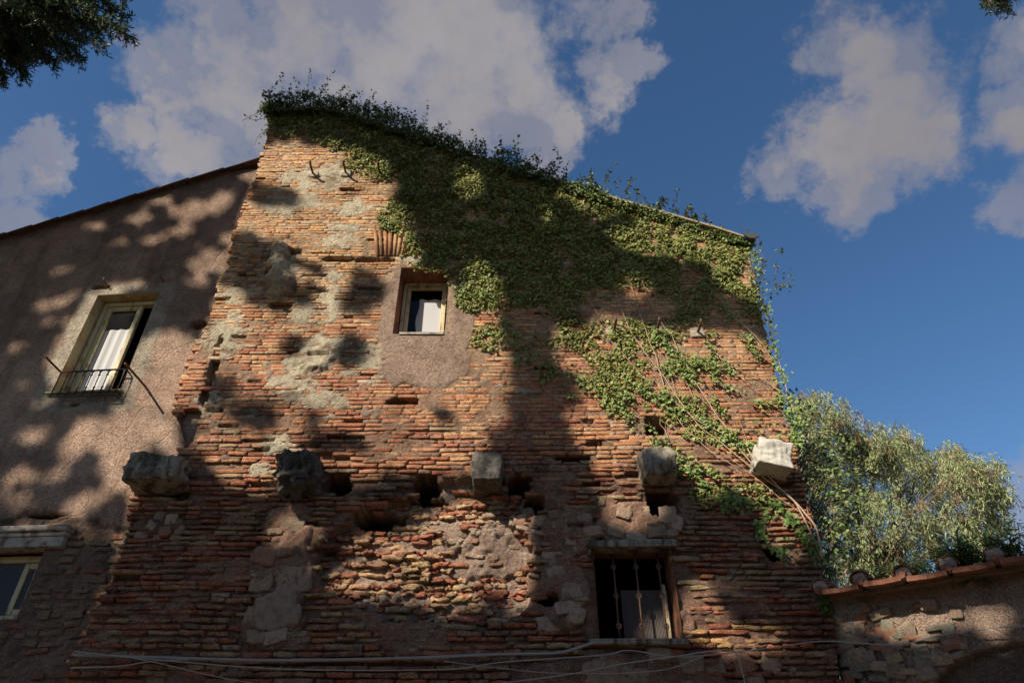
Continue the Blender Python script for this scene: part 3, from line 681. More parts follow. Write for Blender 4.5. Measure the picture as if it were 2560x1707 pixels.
def build_left_wall():
    us = fitted(np.concatenate([np.arange(-7.5, -4.9, .05), np.arange(-4.9, .9, .024)]), [WLU0, WLU1, LB[0], LB[1]]); vs = fitted(np.concatenate([np.arange(-.1, 2.6, .3), np.arange(2.62, 11.6, .024)]), [WLV0, WLV1, LB[2], LB[3]])
    U, Vv = np.meshgrid(us, vs); uc = (U[:-1, :-1] + U[1:, 1:]) / 2; vc = (Vv[:-1, :-1] + Vv[1:, 1:]) / 2
    keep = (vc < np.interp(uc, ROOF_L[:, 0], ROOF_L[:, 1])) & ~((uc > WLU0) & (uc < WLU1) & (vc > WLV0) & (vc < WLV1)) & ~((uc > LB[0]) & (uc < LB[1]) & (vc > LB[2]) & (vc < LB[3]))
    d = Vv - np.interp(U, PLB[:, 0], PLB[:, 1]) + (fbm(U * 4, 0, Vv * 4, 91, 4) - .5) * .22
    pl = sstep(-.01, .02, d)
    nb = (fbm(U * 5, 0, Vv * 5, 99, 4) - .5) * .16; band = sstep(-.03, .05, np.minimum(np.minimum(U - (WLU0 - .26), WLU1 + .27 - U), np.minimum(WLV1 + .2 - Vv, Vv - (WLV0 - .35))) + nb)
    w = -.035 * pl + (fbm(U * 1.3, 0, Vv * 1.3, 93, 3) - .5) * .035 + (fbm(U * 12, 0, Vv * 12, 94, 3) - .5) * (.008 + .05 * (1 - pl)) - .008 * band
    for (u, v, a, b) in NOTCH: w += .2 * (1 - sstep(.6, 1, np.sqrt(((U - u) / a) ** 2 + ((Vv - v) / b) ** 2) + (fbm(U * 8, 0, Vv * 8, 95, 2) - .5) * .5))
    n = fbm(U * 1.1, 0, Vv * 1.1, 96, 4)[..., None]; n2 = fbm(U * 5, 0, Vv * 5, 97, 4)[..., None]
    c = np.array((.40, .28, .205)) * (.62 + .5 * n + .25 * (n2 - .5) * 2)
    lowp = (1 - sstep(WLV0 - .5, WLV1, Vv))[..., None]; c = c * (1 + .22 * lowp)
    bb = (band * pl)[..., None]; c = c * (1 - bb) + bb * np.array((.42, .36, .275)) * (.8 + .4 * n2)
    p3 = pl[..., None]; c = c * p3 + (1 - p3) * np.array((.25, .175, .125)) * (.7 + .6 * n2)
    used, F = grid_faces(*U.shape, keep)
    V = LEFT.P(U, Vv, w).reshape(-1, 3)[used]
    o = lh(mesh_np('front_wall', V, F, M['plaster'], plaster_house, c.reshape(-1, 3)[used], smooth=True))
    return o
left_wall = build_left_wall()
def left_masonry():
    rr = random.Random(21); v = 2.7; n = 0
    cols = [(.20, .13, .085), (.23, .155, .105), (.18, .12, .08), (.22, .11, .07), (.25, .17, .115)]
    while v < 4.7:
        h = rr.uniform(.07, .14); u = -5.2
        while u < .35:
            ln = rr.uniform(.14, .36); uc = u + ln / 2; vc = v + h / 2
            if vc + h / 2 < np.interp(uc, PLB[:, 0], PLB[:, 1]) - .02 and not (LB[0] - .06 < uc + ln / 2 and uc - ln / 2 < LB[1] + .04 and LB[2] - .06 < vc < LB[3] + .2) and uc > -5.0 and rr.random() < .85:
                o = lump('stone', (uc + rr.uniform(-.03, .03), vc + rr.uniform(-.015, .015), .028), (ln * rr.uniform(.7, .95), .1, h * rr.uniform(.5, .85)), 300 + n, M['rubble'], left_wall, rr.uniform(.55, .85), .4, 7, rr.uniform(-.12, .12), np.array(rr.choice(cols)) * rr.uniform(.8, 1.15), freq=1.4, smooth=False, pl=LEFT); n += 1
            u += ln
        v += h
left_masonry()
# verge tiles: curved roof tiles seen from below along the roof edge
def left_roof():
    q = line(LEFT, [(-560, 751), (-480, 729), (-410, 710), (-340, 690), (-270, 671), (-200, 651), (-130, 632), (-60, 612), (13, 592), (80, 573), (147, 553), (210, 535), (274, 515), (342, 494), (398, 477), (473, 455), (560, 430), (650, 404)], -.1)
    for i in range(len(q) - 1):
        (a, za), (c, zc) = q[i], q[i + 1]; m = 8; b = MB(); rows = []
        for (u, z, r) in ((a - .05, za - .012, .085), (c + .0, zc + .012, .10)):
            rows.append([LEFT.P(u, z + r * math.sin(t) * .7, -.03 + r * 1.25 * math.cos(t)) for t in np.linspace(0, math.pi, m)])
        for k in range(m - 1): b.quad(rows[0][k], rows[1][k], rows[1][k + 1], rows[0][k + 1])
        o = lh(b.build('roof_tile', M['old_tile'], plaster_house, True)); s = o.modifiers.new('thick', 'SOLIDIFY'); s.thickness = .02
    b = MB()
    for i in range(len(ROOF_L) - 1):
        (a, za), (c, zc) = ROOF_L[i], ROOF_L[i + 1]
        if a < -7.6: za += (zc - za) * (-7.6 - a) / (c - a); a = -7.6
        P = [LEFT.P(a, za + .03, .0), LEFT.P(c, zc + .03, .0), LEFT.P(c, zc + .03, 6), LEFT.P(a, za + .03, 6)]
        b.quad(*P); b.quad(*[p - np.array((0, 0, .12)) for p in P][::-1])
    lh(b.build('roof', M['old_tile'], plaster_house))
    u = -7.48; b = MB(); zt = float(np.interp(u, ROOF_L[:, 0], ROOF_L[:, 1])); b.quad(LEFT.P(u, 0, 0), LEFT.P(u, 0, 6), LEFT.P(u, zt, 6), LEFT.P(u, zt, 0)); b.quad(LEFT.P(u, 0, 6), LEFT.P(.3, 0, 6), LEFT.P(.3, 11, 6), LEFT.P(u, zt, 6)); lh(b.build('side_wall', M['side'], plaster_house))
left_roof()
def left_window():
    w = bpy.data.objects.new('window', None); link(w, plaster_house); w.location = -inv; w['label'] = 'tall cream window half open behind an iron grille'
    u0, u1, v0, v1 = WLU0, WLU1, WLV0, WLV1; d = .19
    reveal(LEFT, u0, u1, v0, v1, d, 'reveal', M['reveal'], w, lip=-.05)
    bevel(frame_boxes(LEFT, u0 + .01, u1 - .01, v0 + .005, v1 - .01, d - .05, d + .06, .07).build('frame', M['cream_wood'], w), .01)
    mid = u0 + (u1 - u0) * .66
    bevel(frame_boxes(LEFT, u0 + .085, mid, v0 + .08, v1 - .085, d - .025, d + .03, .075).build('sash', M['cream_wood'], w), .01)
    b = MB(); b.box(LEFT, u0 + .155, mid - .07, v0 + .15, v1 - .155, d, d + .006); b.build('pane', M['glass'], w)
    c = MB(); x0, x1, z0, z1 = u0 + .15, mid - .06, v0 + .1, v0 + (v1 - v0) * .73
    for i in range(14):
        f = lambda k, z: LEFT.P(x0 + (x1 - x0) * k / 14, z, d + .05 + .012 * math.sin(k * 1.4))
        c.quad(f(i, z0), f(i + 1, z0), f(i + 1, z1), f(i, z1))
    c.build('curtain', M['curtain'], w, True)
    # second leaf swung into the room
    s = MB(); s.box(LEFT, u1 - .10, u1 - .06, v0 + .08, v1 - .085, d + .1, d + .55); s.build('sash', M['cream_wood'], w)
    s = MB(); s.box(LEFT, u0 - .06, u1 + .05, v0 - .03, v0, -.10, d); bevel(s.build('sill', M['reveal'], w), .008)
    # iron grille across the foot of the window
    g = tag(bpy.data.objects.new('window_grille', None), 'low black wrought iron window grille with scrolls'); link(g, w)
    y = -.15; zb, zt = HL(210, 981, y)[1], HL(235, 926, y)[1]; a = HL(127, 986, y)[0]; e = HL(293, 974, y)[0]
    for z, r in ((zb, .014), (zt, .014), (zb - .055, .010)):
        MB().tube([LEFT.P(a, z, y), LEFT.P(e, z, y), LEFT.P(e, z, -.0)], r, 6).build('rail', M['black_iron'], g, True)
    n = 8; st = (e - a) / n
    for i in range(n + 1): MB().tube([LEFT.P(a + st * i, zb - .05, y), LEFT.P(a + st * i, zt, y)], .007, 6).build('bar', M['black_iron'], g, True)
    for i in range(n):
        b = MB(); c0 = a + st * (i + .5); r = st * .46
        for (zc, sg) in ((zt - r, 1), (zb + r, -1)):
            b.tube([LEFT.P(c0 + r * math.cos(t), zc + sg * r * math.sin(t), y) for t in np.linspace(-.7, math.pi + .7, 14)], .006, 5)
        b.build('scroll', M['black_iron'], g, True)
    for (px, py, dd) in ((156, 934, .42), (365, 968, .6)):
        u, v = HL(px, py); MB().tube([LEFT.P(u, v, .05), LEFT.P(u + .02, v, -dd)], .016, 8).build('iron_rod', M['rust'], w, True)
left_window()
for (px, py) in ((272, 718), (413, 709)):
    u, v = HL(px, py); lh(MB().tube([LEFT.P(u, v, .03), LEFT.P(u, v, -.16), LEFT.P(u, v + .06, -.17)], .010, 6).build('iron_hook', M['iron'], plaster_house, True))
def left_low_window():
    w = bpy.data.objects.new('window', None); link(w, plaster_house); w.location = -inv; w['label'] = 'cream framed window under the stone lintel'
    u0, u1, v0, v1 = LB; d = .22
    reveal(LEFT, u0, u1, v0, v1, d, 'reveal', M['rubble_plain'], w)
    bevel(frame_boxes(LEFT, u0 + .01, u1 - .02, v0 + .01, v1 - .03, d - .04, d + .05, .085).build('frame', M['cream_wood'], w), .01)
    b = MB(); b.box(LEFT, u0 + .09, u1 - .1, v0 + .08, v1 - .1, d, d + .006); b.build('pane', M['glass'], w)
    mm = LB[1] - .34; bevel(frame_boxes(LEFT, mm, u1 - .105, v0 + .1, v1 - .12, d - .02, d + .03, .07).build('sash', M['cream_wood'], w), .008)
    z0, z1 = HL(60, 1366, -.1)[1], HL(60, 1316, -.1)[1]; e = HL(165, 1340, -.1)[0]
    s = MB(); h = z1 - z0
    s.box(LEFT, -3.4, e - .03, z0, z0 + h * .5, -.09, .1); s.box(LEFT, -3.4, e - .012, z0 + h * .5, z0 + h * .72, -.11, .1); s.box(LEFT, -3.4, e, z0 + h * .72, z1, -.15, .1)
    o = bevel(s.build('lintel', M['white_stone'], w), .012); o['label'] = 'moulded white stone lintel'
M['rubble_plain'] = mat('rubble_plain', (.22, .16, .12), noise=[(9, .45, .7, (.6, .55, .5), ST)], bumps=[(24, .02, 6, 'n')])
left_low_window()
# ================================================================ garden wall on the right
garden_wall = empty('garden_wall', tuple(GARDEN.P(0, 0, 0)), 'low patched stone wall with terracotta tile coping right of the brick house', 'wall')
ginv = garden_wall.location.copy()
def gw(o): o.location = -ginv; return o
HG = GARDEN.hit
GTOP = HG(2330, 1462)[1]
ARC = GARDEN.ell(2620, 1800, 330, 215)
def build_garden_wall():
    us = np.arange(0, 5.6, .022); vs = np.concatenate([np.arange(-.1, 1.6, .3), np.arange(1.62, GTOP, .022), [GTOP]])
    U, Vv = np.meshgrid(us, vs)
    arch = 1 - sstep(.97, 1.0, np.sqrt(((U - ARC[0]) / ARC[2]) ** 2 + ((Vv - ARC[1]) / ARC[3]) ** 2) + (fbm(U * 7, 0, Vv * 7, 105, 3) - .5) * .05)
    n = fbm(U * 3, 0, Vv * 3, 101, 4); n2 = fbm(U * 9, 0, Vv * 9, 102, 4)
    w = (n - .5) * .06 * (1 - arch) + (n2 - .5) * .04 * (1 - .85 * arch) + .10 * arch
    patch = sstep(.48, .54, ellm(U, Vv, [GARDEN.ell(2085, 1520, 80, 70)], .3) + (n2 - .5) * .8)
    w -= .02 * patch
    c = np.array((.34, .25, .19)) * (.65 + .7 * n[..., None])
    moss = sstep(.5, .75, ellm(U, Vv, [GARDEN.ell(2110, 1640, 60, 110)], .6) + (n2 - .5) * .9)[..., None]; c = c * (1 - moss) + moss * np.array((.07, .075, .035))
    c = c * (1 - patch[..., None]) + patch[..., None] * np.array((.40, .36, .31)) * (.85 + .3 * n2[..., None])
    a = arch[..., None]; c = c * (1 - a) + a * np.array((.16, .125, .09)) * (.85 + .3 * n[..., None])
    used, F = grid_faces(*U.shape, np.ones((len(vs) - 1, len(us) - 1), bool))
    o = gw(mesh_np('wall_face', GARDEN.P(U, Vv, w).reshape(-1, 3), F, M['plaster'], garden_wall, c.reshape(-1, 3), smooth=True))
    b = MB(); b.box(GARDEN, .1, 5.6, 0, GTOP - .01, .16, .5); gw(b.build('wall_core', M['rubble_plain'], garden_wall))
    rr = random.Random(9)
    for i in range(70):
        px, py = rr.uniform(2075, 2400), rr.uniform(1500, 1705)
        if rr.random() < .35 and px < 2200: px, py = rr.uniform(2080, 2200), rr.uniform(1560, 1700)
        u, v = HG(px, py)
        if math.hypot((u - ARC[0]) / ARC[2], (v - ARC[1]) / ARC[3]) < 1.06: continue
        if py < 1560 and rr.random() < .7: continue
        flat = rr.random() < .4
        lump('stone', (u, v, .015), (rr.uniform(.14, .3) if flat else rr.uniform(.12, .24), .1, .06 if flat else rr.uniform(.09, .18)), 600 + i, M['rubble'], o, .75, .25, 7, rr.uniform(-.25, .25),
             np.array(rr.choice([(.34, .16, .10), (.30, .22, .16), (.26, .2, .15), (.36, .26, .17), (.22, .2, .15)])) * rr.uniform(.8, 1.1), freq=1.5, smooth=False, pl=GARDEN)
    return o
garden_face = build_garden_wall()
def build_coping():
    ov = -.38; step = .43; u = .10; k = 0
    while u < 5.5:
        b = MB(); z = GTOP + .05 + .012 * math.sin(k * 2.1); t = .05
        prof = [(0, .10), (.02, .015), (step * .5, 0), (step - .035, .015), (step - .012, .10)]
        rows = []
        for (w, dz) in ((ov + .01 * math.sin(k * 3), -.02), (.55, .12)):
            rows.append([GARDEN.P(u + a, z + h * .6 + dz, w) for a, h in prof])
        for i in range(4): b.quad(rows[0][i], rows[1][i], rows[1][i + 1], rows[0][i + 1])
        o = gw(b.build('pan_tile', M['terracotta'], garden_wall)); s = o.modifiers.new('thick', 'SOLIDIFY'); s.thickness = t; s.offset = 1
        c = MB(); m = 10; rr_ = []
        for (w, r, dz) in ((ov + .05 + .02 * math.sin(k * 5), .095, .0), (.55, .075, .14)):
            rr_.append([GARDEN.P(u + r * math.cos(a), z + .02 + dz + r * math.sin(a), w) for a in np.linspace(0, math.pi, m)])
        for i in range(m - 1): c.quad(rr_[0][i], rr_[0][i + 1], rr_[1][i + 1], rr_[1][i])
        o = gw(c.build('cover_tile', M['terracotta'], garden_wall, True)); s = o.modifiers.new('thick', 'SOLIDIFY'); s.thickness = .018
        o = lump('mortar_plug', (u, z + .05, ov + .13), (.17, .16, .13), 40 + k, M['rubble'], garden_wall, .5, .3, 7, 0, np.array((.36, .28, .22)), pl=GARDEN); gw(o)
        u += step; k += 1
    b = MB(); b.box(GARDEN, .06, 5.6, GTOP - .005, GTOP + .028, -.10, .5); gw(b.build('bedding', M['rubble_plain'], garden_wall))
build_coping()
# ================================================================ conduit and cables strung along the foot of the walls
def strung(name, pts, r, matl, label, cat, w=-.09, group=None):
    P = []
    for (px, py) in pts:
        pl = FRONT if px < 2075 else GARDEN
        P.append(pl.P(*pl.hit(px, py, w), w))
    return tag(MB().tube(smooth_path(P, 8), r, 7).build(name, matl, None, True), label, cat, group)
strung('conduit', [(184, 1636), (400, 1643), (700, 1650), (1000, 1645), (1250, 1635), (1385, 1632), (1440, 1620), (1490, 1603)], .016, M['conduit'], 'thick grey conduit running along the foot of the brick wall', 'pipe')
strung('cable', [(186, 1628), (345, 1644), (700, 1671), (1100, 1673), (1250, 1655), (1500, 1637), (1575, 1625), (1700, 1641), (1900, 1622), (2060, 1602), (2240, 1610), (2400, 1578), (2640, 1556)], .006, M['cable'], 'longest pale cable crossing the whole brick wall onto the low wall', 'cable', -.12)
strung('cable', [(176, 1669), (300, 1664), (380, 1652), (470, 1648)], .007, M['cable'], 'short cable at the left end below the conduit', 'cable', -.10)
strung('cable', [(330, 1643), (420, 1662), (540, 1690), (660, 1712)], .0045, M['cable'], 'thin cable sloping down to the right from the conduit', 'cable', -.13)
strung('cable', [(1180, 1716), (1420, 1685), (1560, 1658), (1680, 1641), (1810, 1623), (1842, 1636), (1856, 1680), (1866, 1720)], .006, M['cable'], 'pale cable bending down right of the barred window', 'cable', -.14)
strung('cable', [(1110, 1652), (1240, 1668), (1400, 1682), (1640, 1676), (1760, 1640)], .0045, M['cable'], 'thin drooping cable below the barred window', 'cable', -.11)
# ================================================================ foliage
DIA = (np.array([(0, 0, 0), (-.32, .42, .10), (0, 1, -.12), (.32, .42, .10)]), [(0, 1, 2), (0, 2, 3)])
IVY = (np.array([(0, .34, .06), (0, 0, 0), (-.30, -.06, -.02), (-.52, .28, -.06), (-.24, .50, .0), (0, 1, -.16), (.24, .50, .0), (.52, .28, -.06), (.30, -.06, -.02)]), [(0, i, i + 1) for i in range(1, 8)] + [(0, 8, 1)])
NAR = (np.array([(0, 0, 0), (-.09, .4, .03), (0, 1, -.12), (.09, .4, .03)]), [(0, 1, 2), (0, 2, 3)])
RND = (np.array([(0, 0, 0), (-.34, .25, .08), (-.36, .62, .06), (0, 1, -.08), (.36, .62, .06), (.34, .25, .08), (0, .5, 0)]), [(6, i, (i + 1) % 6) for i in range(6)])
def unit(a): return a / (np.linalg.norm(a, axis=-1, keepdims=True) + 1e-9)
def leaf_arrays(P, N, T, S, tpl):
    n = len(P); N = unit(N); T = unit(T - (T * N).sum(1, keepdims=True) * N); B = np.cross(N, T); t, f = tpl
    V = P[:, None] + S[:, None, None] * (t[None, :, 0:1] * B[:, None] + t[None, :, 1:2] * T[:, None] + t[None, :, 2:3] * N[:, None])
    F = (np.array(f)[None] + (np.arange(n) * len(t))[:, None, None]).reshape(-1, 3); return V.reshape(-1, 3), F, len(t)
def leaves(name, P, N, T, S, tpl, C, parent=None, m='leaf'):
    V, F, k = leaf_arrays(P, N, T, S, tpl); return mesh_np(name, V, F, M[m], parent, np.repeat(C, k, 0))
def gcols(n, base, var=.3, tint=None):
    c = np.array(base) * (1 + var * (RNG.random((n, 1)) * 2 - 1)); c[:, 0] *= 1 + .35 * (RNG.random(n) - .4)
    return np.clip(c, .004, 1)
def rnd(n, s=1): return RNG.normal(size=(n, 3)) * s
# ---------------------------------------------------------------- the climbing plant on the brick wall
ivy = empty('climbing_plant', tuple(FRONT.P(*H(2040, 1400), 0)), 'ivy spreading from the ridge down across the right of the brick wall', 'climbing plant')
iinv = ivy.location.copy()
def iv(o): o.location = -iinv; return o
DENSE = E_((700, 305, 60, 40), (760, 296, 90, 40), (880, 325, 110, 50), (1000, 385, 130, 70), (1150, 480, 170, 105), (1120, 600, 120, 80), (1300, 600, 200, 150), (1290, 720, 120, 60), (1450, 620, 180, 140), (1450, 510, 160, 55), (1600, 565, 140, 70), (1620, 670, 100, 46),
           (1740, 620, 90, 50), (1810, 680, 60, 50), (1010, 540, 60, 46), (1180, 745, 45, 36), (1180, 670, 46, 36), (1080, 620, 46, 28), (1200, 640, 120, 70))
MEDIUM = E_((1380, 830, 110, 80), (1490, 880, 100, 70), (1480, 760, 150, 60), (1560, 930, 110, 70), (1600, 840, 120, 60), (1720, 760, 110, 60), (1850, 640, 60, 50), (1880, 760, 40, 90), (1230, 850, 60, 36), (1330, 900, 60, 50), (1000, 480, 50, 50), (1700, 1020, 90, 50), (1760, 620, 120, 90), (1640, 990, 110, 60), (1780, 1080, 110, 34), (1580, 1000, 80, 50), (1850, 1230, 110, 40))
STRANDS = [([(1420, 930), (1500, 980), (1580, 1060), (1640, 1110), (1700, 1160), (1780, 1215), (1860, 1290), (1960, 1350)], 16, 420), ([(1620, 960), (1700, 1030), (1790, 1080), (1860, 1110), (1930, 1085)], 16, 330),
           ([(1700, 1175), (1770, 1190), (1830, 1240), (1920, 1290)], 14, 200), ([(1775, 820), (1785, 950), (1800, 1045)], 10, 130), ([(1640, 830), (1690, 900), (1740, 960)], 14, 160),
           ([(1880, 620), (1895, 720), (1928, 850), (1958, 980), (1985, 1060), (1995, 1110)], 14, 520), ([(1230, 830), (1330, 890), (1400, 945), (1440, 990)], 14, 180), ([(1740, 700), (1830, 800), (1900, 900)], 12, 160),
           ([(1650, 930), (1740, 905), (1825, 925)], 14, 200), ([(1850, 1200), (1950, 1270), (2010, 1340), (2040, 1400)], 10, 120), ([(1540, 1000), (1620, 980), (1700, 1040)], 14, 160), ([(1180, 700), (1250, 790), (1300, 860)], 14, 160),
           ([(960, 560), (1040, 610), (1110, 660), (1180, 740)], 12, 200), ([(1830, 1220), (1900, 1330), (1960, 1390)], 10, 60), ([(1800, 960), (1900, 1010), (1960, 1000)], 8, 60)]
def build_ivy():
    n = 200000; x = RNG.uniform(-5.2, 4.1, n); z = RNG.uniform(4.2, 13.2, n)
    de = ellm(x, z, DENSE, .3); me = ellm(x, z, MEDIUM, .6) * .56
    d = np.maximum(de, me) + (fbm(x * 2.2, 0, z * 2.2, 201, 4) - .5) * 1.5
    clump = fbm(x * 6, 0, z * 6, 205, 3)
    acc = (d > .42) & (np.maximum(de, me) > .12) & (RNG.random(n) < np.clip((d - .28) * 1.25, 0, 1)) & (clump > .31) & (z < ztop(x) + .05) & (x > xl(z) - .05) & (x < xr(z) + .04)
    x, z, de, clump = x[acc], z[acc], de[acc], clump[acc]
    thick = .025 + .07 * np.clip(de, 0, 1) * np.clip((clump - .4) * 3.2, 0, 1)
    y = f_relief(x, z) - .015 - thick * RNG.random(len(x)) ** .8
    P = np.stack([x, y, z], 1)
    xs, zs = [], []
    for pts, wd, cnt in STRANDS:
        cnt = int(cnt * 1.7)
        L = np.array(smooth_path([np.array((*H(*p), 0.0)) for p in pts], 8)); t = RNG.uniform(0, len(L) - 1.001, cnt); i = t.astype(int); f = (t - i)[:, None]
        q = L[i] * (1 - f) + L[i + 1] * f; sc = wd / 170
        xs.append(q[:, 0] + RNG.normal(size=cnt) * sc * .8); zs.append(q[:, 1] + RNG.normal(size=cnt) * sc * .9)
    xs = np.concatenate(xs); zs = np.concatenate(zs); ks = fbm(xs * 7, 0, zs * 7, 209, 2) > .42; xs, zs = xs[ks], zs[ks]
    Ps = np.stack([xs, f_relief(xs, zs) - .02 - .06 * RNG.random(len(xs)), zs], 1)
    # ridge growth, bulging over the top edge
    XA = H(662, 290)[0]; m = 17000; a = RNG.random(m); xx = XA + (H(1860, 598)[0] - XA) * a ** 1.25
    amp = np.interp(xx, [XA, XA + .7, -2.2, 0, 1.2, 2.2, 3.6], [.24, .36, .26, .22, .17, .10, .07]) * (.5 + 1.1 * fbm(xx * 3, 0, 0, 221, 3))
    th = RNG.uniform(-.6, math.pi + .9, m); rr = np.sqrt(RNG.random(m))
    Pr = np.stack([xx + .06 * RNG.normal(size=m), -.02 - amp * .75 * np.sin(th * .5 + .2) * rr, ztop(xx) - .10 + amp * .95 * np.sin(th) * rr], 1)
    kp = fbm(Pr[:, 0] * 5, Pr[:, 1] * 5, Pr[:, 2] * 5, 223, 3) > .40; Pr = Pr[kp]
    def put(name, P, s0, s1, base, tpl):
        k = len(P); N = np.tile((-.3, -1, .5), (k, 1)) + rnd(k, .5); T = np.tile((0, -.25, -1), (k, 1)) + rnd(k, .55)
        return iv(leaves(name, P, N, T, RNG.uniform(s0, s1, k), tpl, gcols(k, base, .4), ivy))
    tag(put('foliage', P, .024, .062, (.20, .23, .06), IVY), kind='stuff')
    tag(put('ridge_foliage', Pr, .035, .075, (.12, .165, .045), DIA), kind='stuff')
    # the nearest big leaves, each its own object; the rest of the trailing strands as one part
    near = np.argsort(Ps[:, 2] - .25 * Ps[:, 0])[:290]; rest = np.setdiff1d(np.arange(len(Ps)), near)
    tag(put('trailing_foliage', Ps[rest], .03, .06, (.18, .25, .07), IVY), kind='stuff')
    var = []
    for i in range(5):
        t, f = IVY; col = gcols(1, (.16, .24, .065), .35)[0]; o = mesh_np('leaf', t, f, M['leaf'], ivy, np.tile(col, (len(t), 1))); var.append(o.data); bpy.data.objects.remove(o)
    for j, i in enumerate(near):
        o = bpy.data.objects.new('leaf', var[j % 5]); link(o, ivy); o.location = Vector(Ps[i]) - iinv
        nv = Vector((0, -1, .35)) + Vector(RNG.normal(size=3) * .4); tv = Vector((0, -.2, -1)) + Vector(RNG.normal(size=3) * .5); nv.normalize(); tv = (tv - nv * tv.dot(nv)).normalized(); bv = nv.cross(tv)
        from mathutils import Matrix
        o.rotation_euler = Matrix((bv, tv, nv)).transposed().to_euler(); s = float(RNG.uniform(.04, .07)); o.scale = (s, s, s)
    # wispy shoots above the ridge
    st = MB(); LP, LT = [], []
    for i in range(170):
        xx = XA + (3.5 - XA) * random.random() ** 1.3; h = random.uniform(.12, .34) if random.random() < .8 else random.uniform(.4, .75); h *= 1 - .4 * sstep(0, 3.5, xx)
        p = np.array((xx, random.uniform(-.25, .1), float(ztop(xx)) + .05)); d = np.array((random.uniform(-.5, .5), random.uniform(-.4, .2), 1.0)); path = [p]
        for k in range(5):
            d = d + np.array((random.uniform(-.35, .35), random.uniform(-.2, .2), -.06)); p = p + unit(d) * h / 5; path.append(p)
            for q in range(random.randint(2, 5)): LP.append(p + np.random.default_rng(i * 50 + k * 7 + q).normal(size=3) * .018); LT.append(d + np.random.default_rng(i * 51 + k * 9 + q).normal(size=3) * .8)
        st.tube(path, [.004, .0035, .003, .0025, .002, .0012], 4)
    # loose shoots hanging out at the left end and off the right edge
    shoots = [([(655, 275), (630, 290), (606, 302)], 14), ([(665, 300), (640, 305), (618, 297)], 12), ([(660, 335), (645, 350), (640, 368)], 6), ([(1870, 640), (1885, 680), (1890, 720)], 20), ([(1880, 700), (1905, 690), (1910, 655), (1905, 598)], 26), ([(1885, 690), (1920, 650), (1950, 622), (1958, 632)], 24),
              ([(1880, 680), (1900, 720), (1908, 742)], 22), ([(1890, 695), (1920, 712), (1960, 720), (1985, 716)], 26), ([(1935, 712), (1938, 680), (1940, 668)], 10), ([(1950, 718), (1965, 700), (1975, 685)], 14), ([(1905, 735), (1930, 730), (1945, 716)], 12),
              ([(1890, 760), (1915, 775), (1932, 800)], 18), ([(1895, 760), (1918, 762), (1922, 770)], 12), ([(1915, 860), (1925, 850), (1930, 830)], 10), ([(1880, 640), (1892, 610), (1850, 570)], 14)]
    for k, (pts, cnt) in enumerate(shoots):
        L = smooth_path([FRONT.P(*H(*p, -.1), -.1 - .05 * math.sin(k)) for p in pts], 6); st.tube(L, .005, 4)
        for q in range(cnt): b = L[random.randrange(len(L))]; LP.append(b + np.random.default_rng(k * 99 + q).normal(size=3) * .03); LT.append(np.random.default_rng(k * 77 + q).normal(size=3))
    tag(iv(st.build('shoots', M['twig'], ivy)), kind='stuff')
    LP = np.array(LP); LT = np.array(LT); k = len(LP); tag(iv(leaves('shoot_leaves', LP, rnd(k), LT, RNG.uniform(.035, .07, k), DIA, gcols(k, (.075, .10, .032), .4), ivy)), kind='stuff')
    # woody stems
    stems = [([(2052, 1400), (2040, 1330), (2000, 1270), (1930, 1205), (1880, 1150), (1860, 1118), (1800, 1085), (1720, 1040), (1660, 980)], .019), ([(2050, 1395), (1990, 1262), (1900, 1190), (1800, 1110), (1730, 1050), (1660, 950), (1600, 870), (1560, 800), (1530, 700)], .014),
             ([(1890, 1180), (1830, 1100), (1770, 1010), (1720, 930), (1680, 850), (1640, 790), (1600, 700), (1560, 640), (1480, 590)], .012), ([(1660, 980), (1640, 900), (1620, 850), (1590, 760), (1570, 690)], .010), ([(1980, 1010), (1920, 960), (1850, 930), (1790, 890), (1760, 840), (1735, 800)], .010),
             ([(1850, 1180), (1760, 1120), (1700, 1060), (1660, 1000), (1600, 940), (1540, 870), (1480, 830)], .008), ([(1740, 1020), (1700, 920), (1660, 830), (1640, 760), (1635, 700)], .007), ([(1960, 950), (1900, 860), (1830, 790), (1780, 730), (1700, 660)], .009),
             ([(1690, 1170), (1665, 1090), (1648, 1060), (1655, 1045), (1670, 1050)], .006), ([(1640, 1190), (1560, 1130), (1480, 1080), (1400, 1010), (1350, 960)], .005), ([(1990, 1060), (1960, 960), (1920, 820), (1885, 700), (1870, 650)], .010), ([(1330, 790), (1400, 700), (1450, 560)], .006), ([(1870, 1130), (1790, 1040), (1740, 980), (1690, 880), (1650, 800)], .006), ([(2010, 1290), (1930, 1230), (1840, 1160), (1760, 1110)], .007), ([(1890, 1180), (1850, 1060), (1800, 980)], .005), ([(1720, 1060), (1680, 960), (1660, 860), (1625, 760)], .006), ([(1830, 930), (1900, 985), (1950, 1000)], .005), ([(1500, 800), (1440, 720), (1340, 690)], .006)]
    for pts, r in stems:
        P3 = []
        for p in pts:
            x, z = H(*p); P3.append(np.array((x, float(f_relief(np.array([x]), np.array([z]))[0]) - .035 - r, z)))
        r *= .72; P3 = smooth_path(P3, 5); P3 = [p + np.array((math.sin(i * 1.3) * .006, 0, math.cos(i * .9) * .006)) for i, p in enumerate(P3)]
        iv(MB().tube(P3, [r * (1 - .55 * i / len(P3)) for i in range(len(P3))], 6).build('stem', M['vine'], ivy, True))
build_ivy()
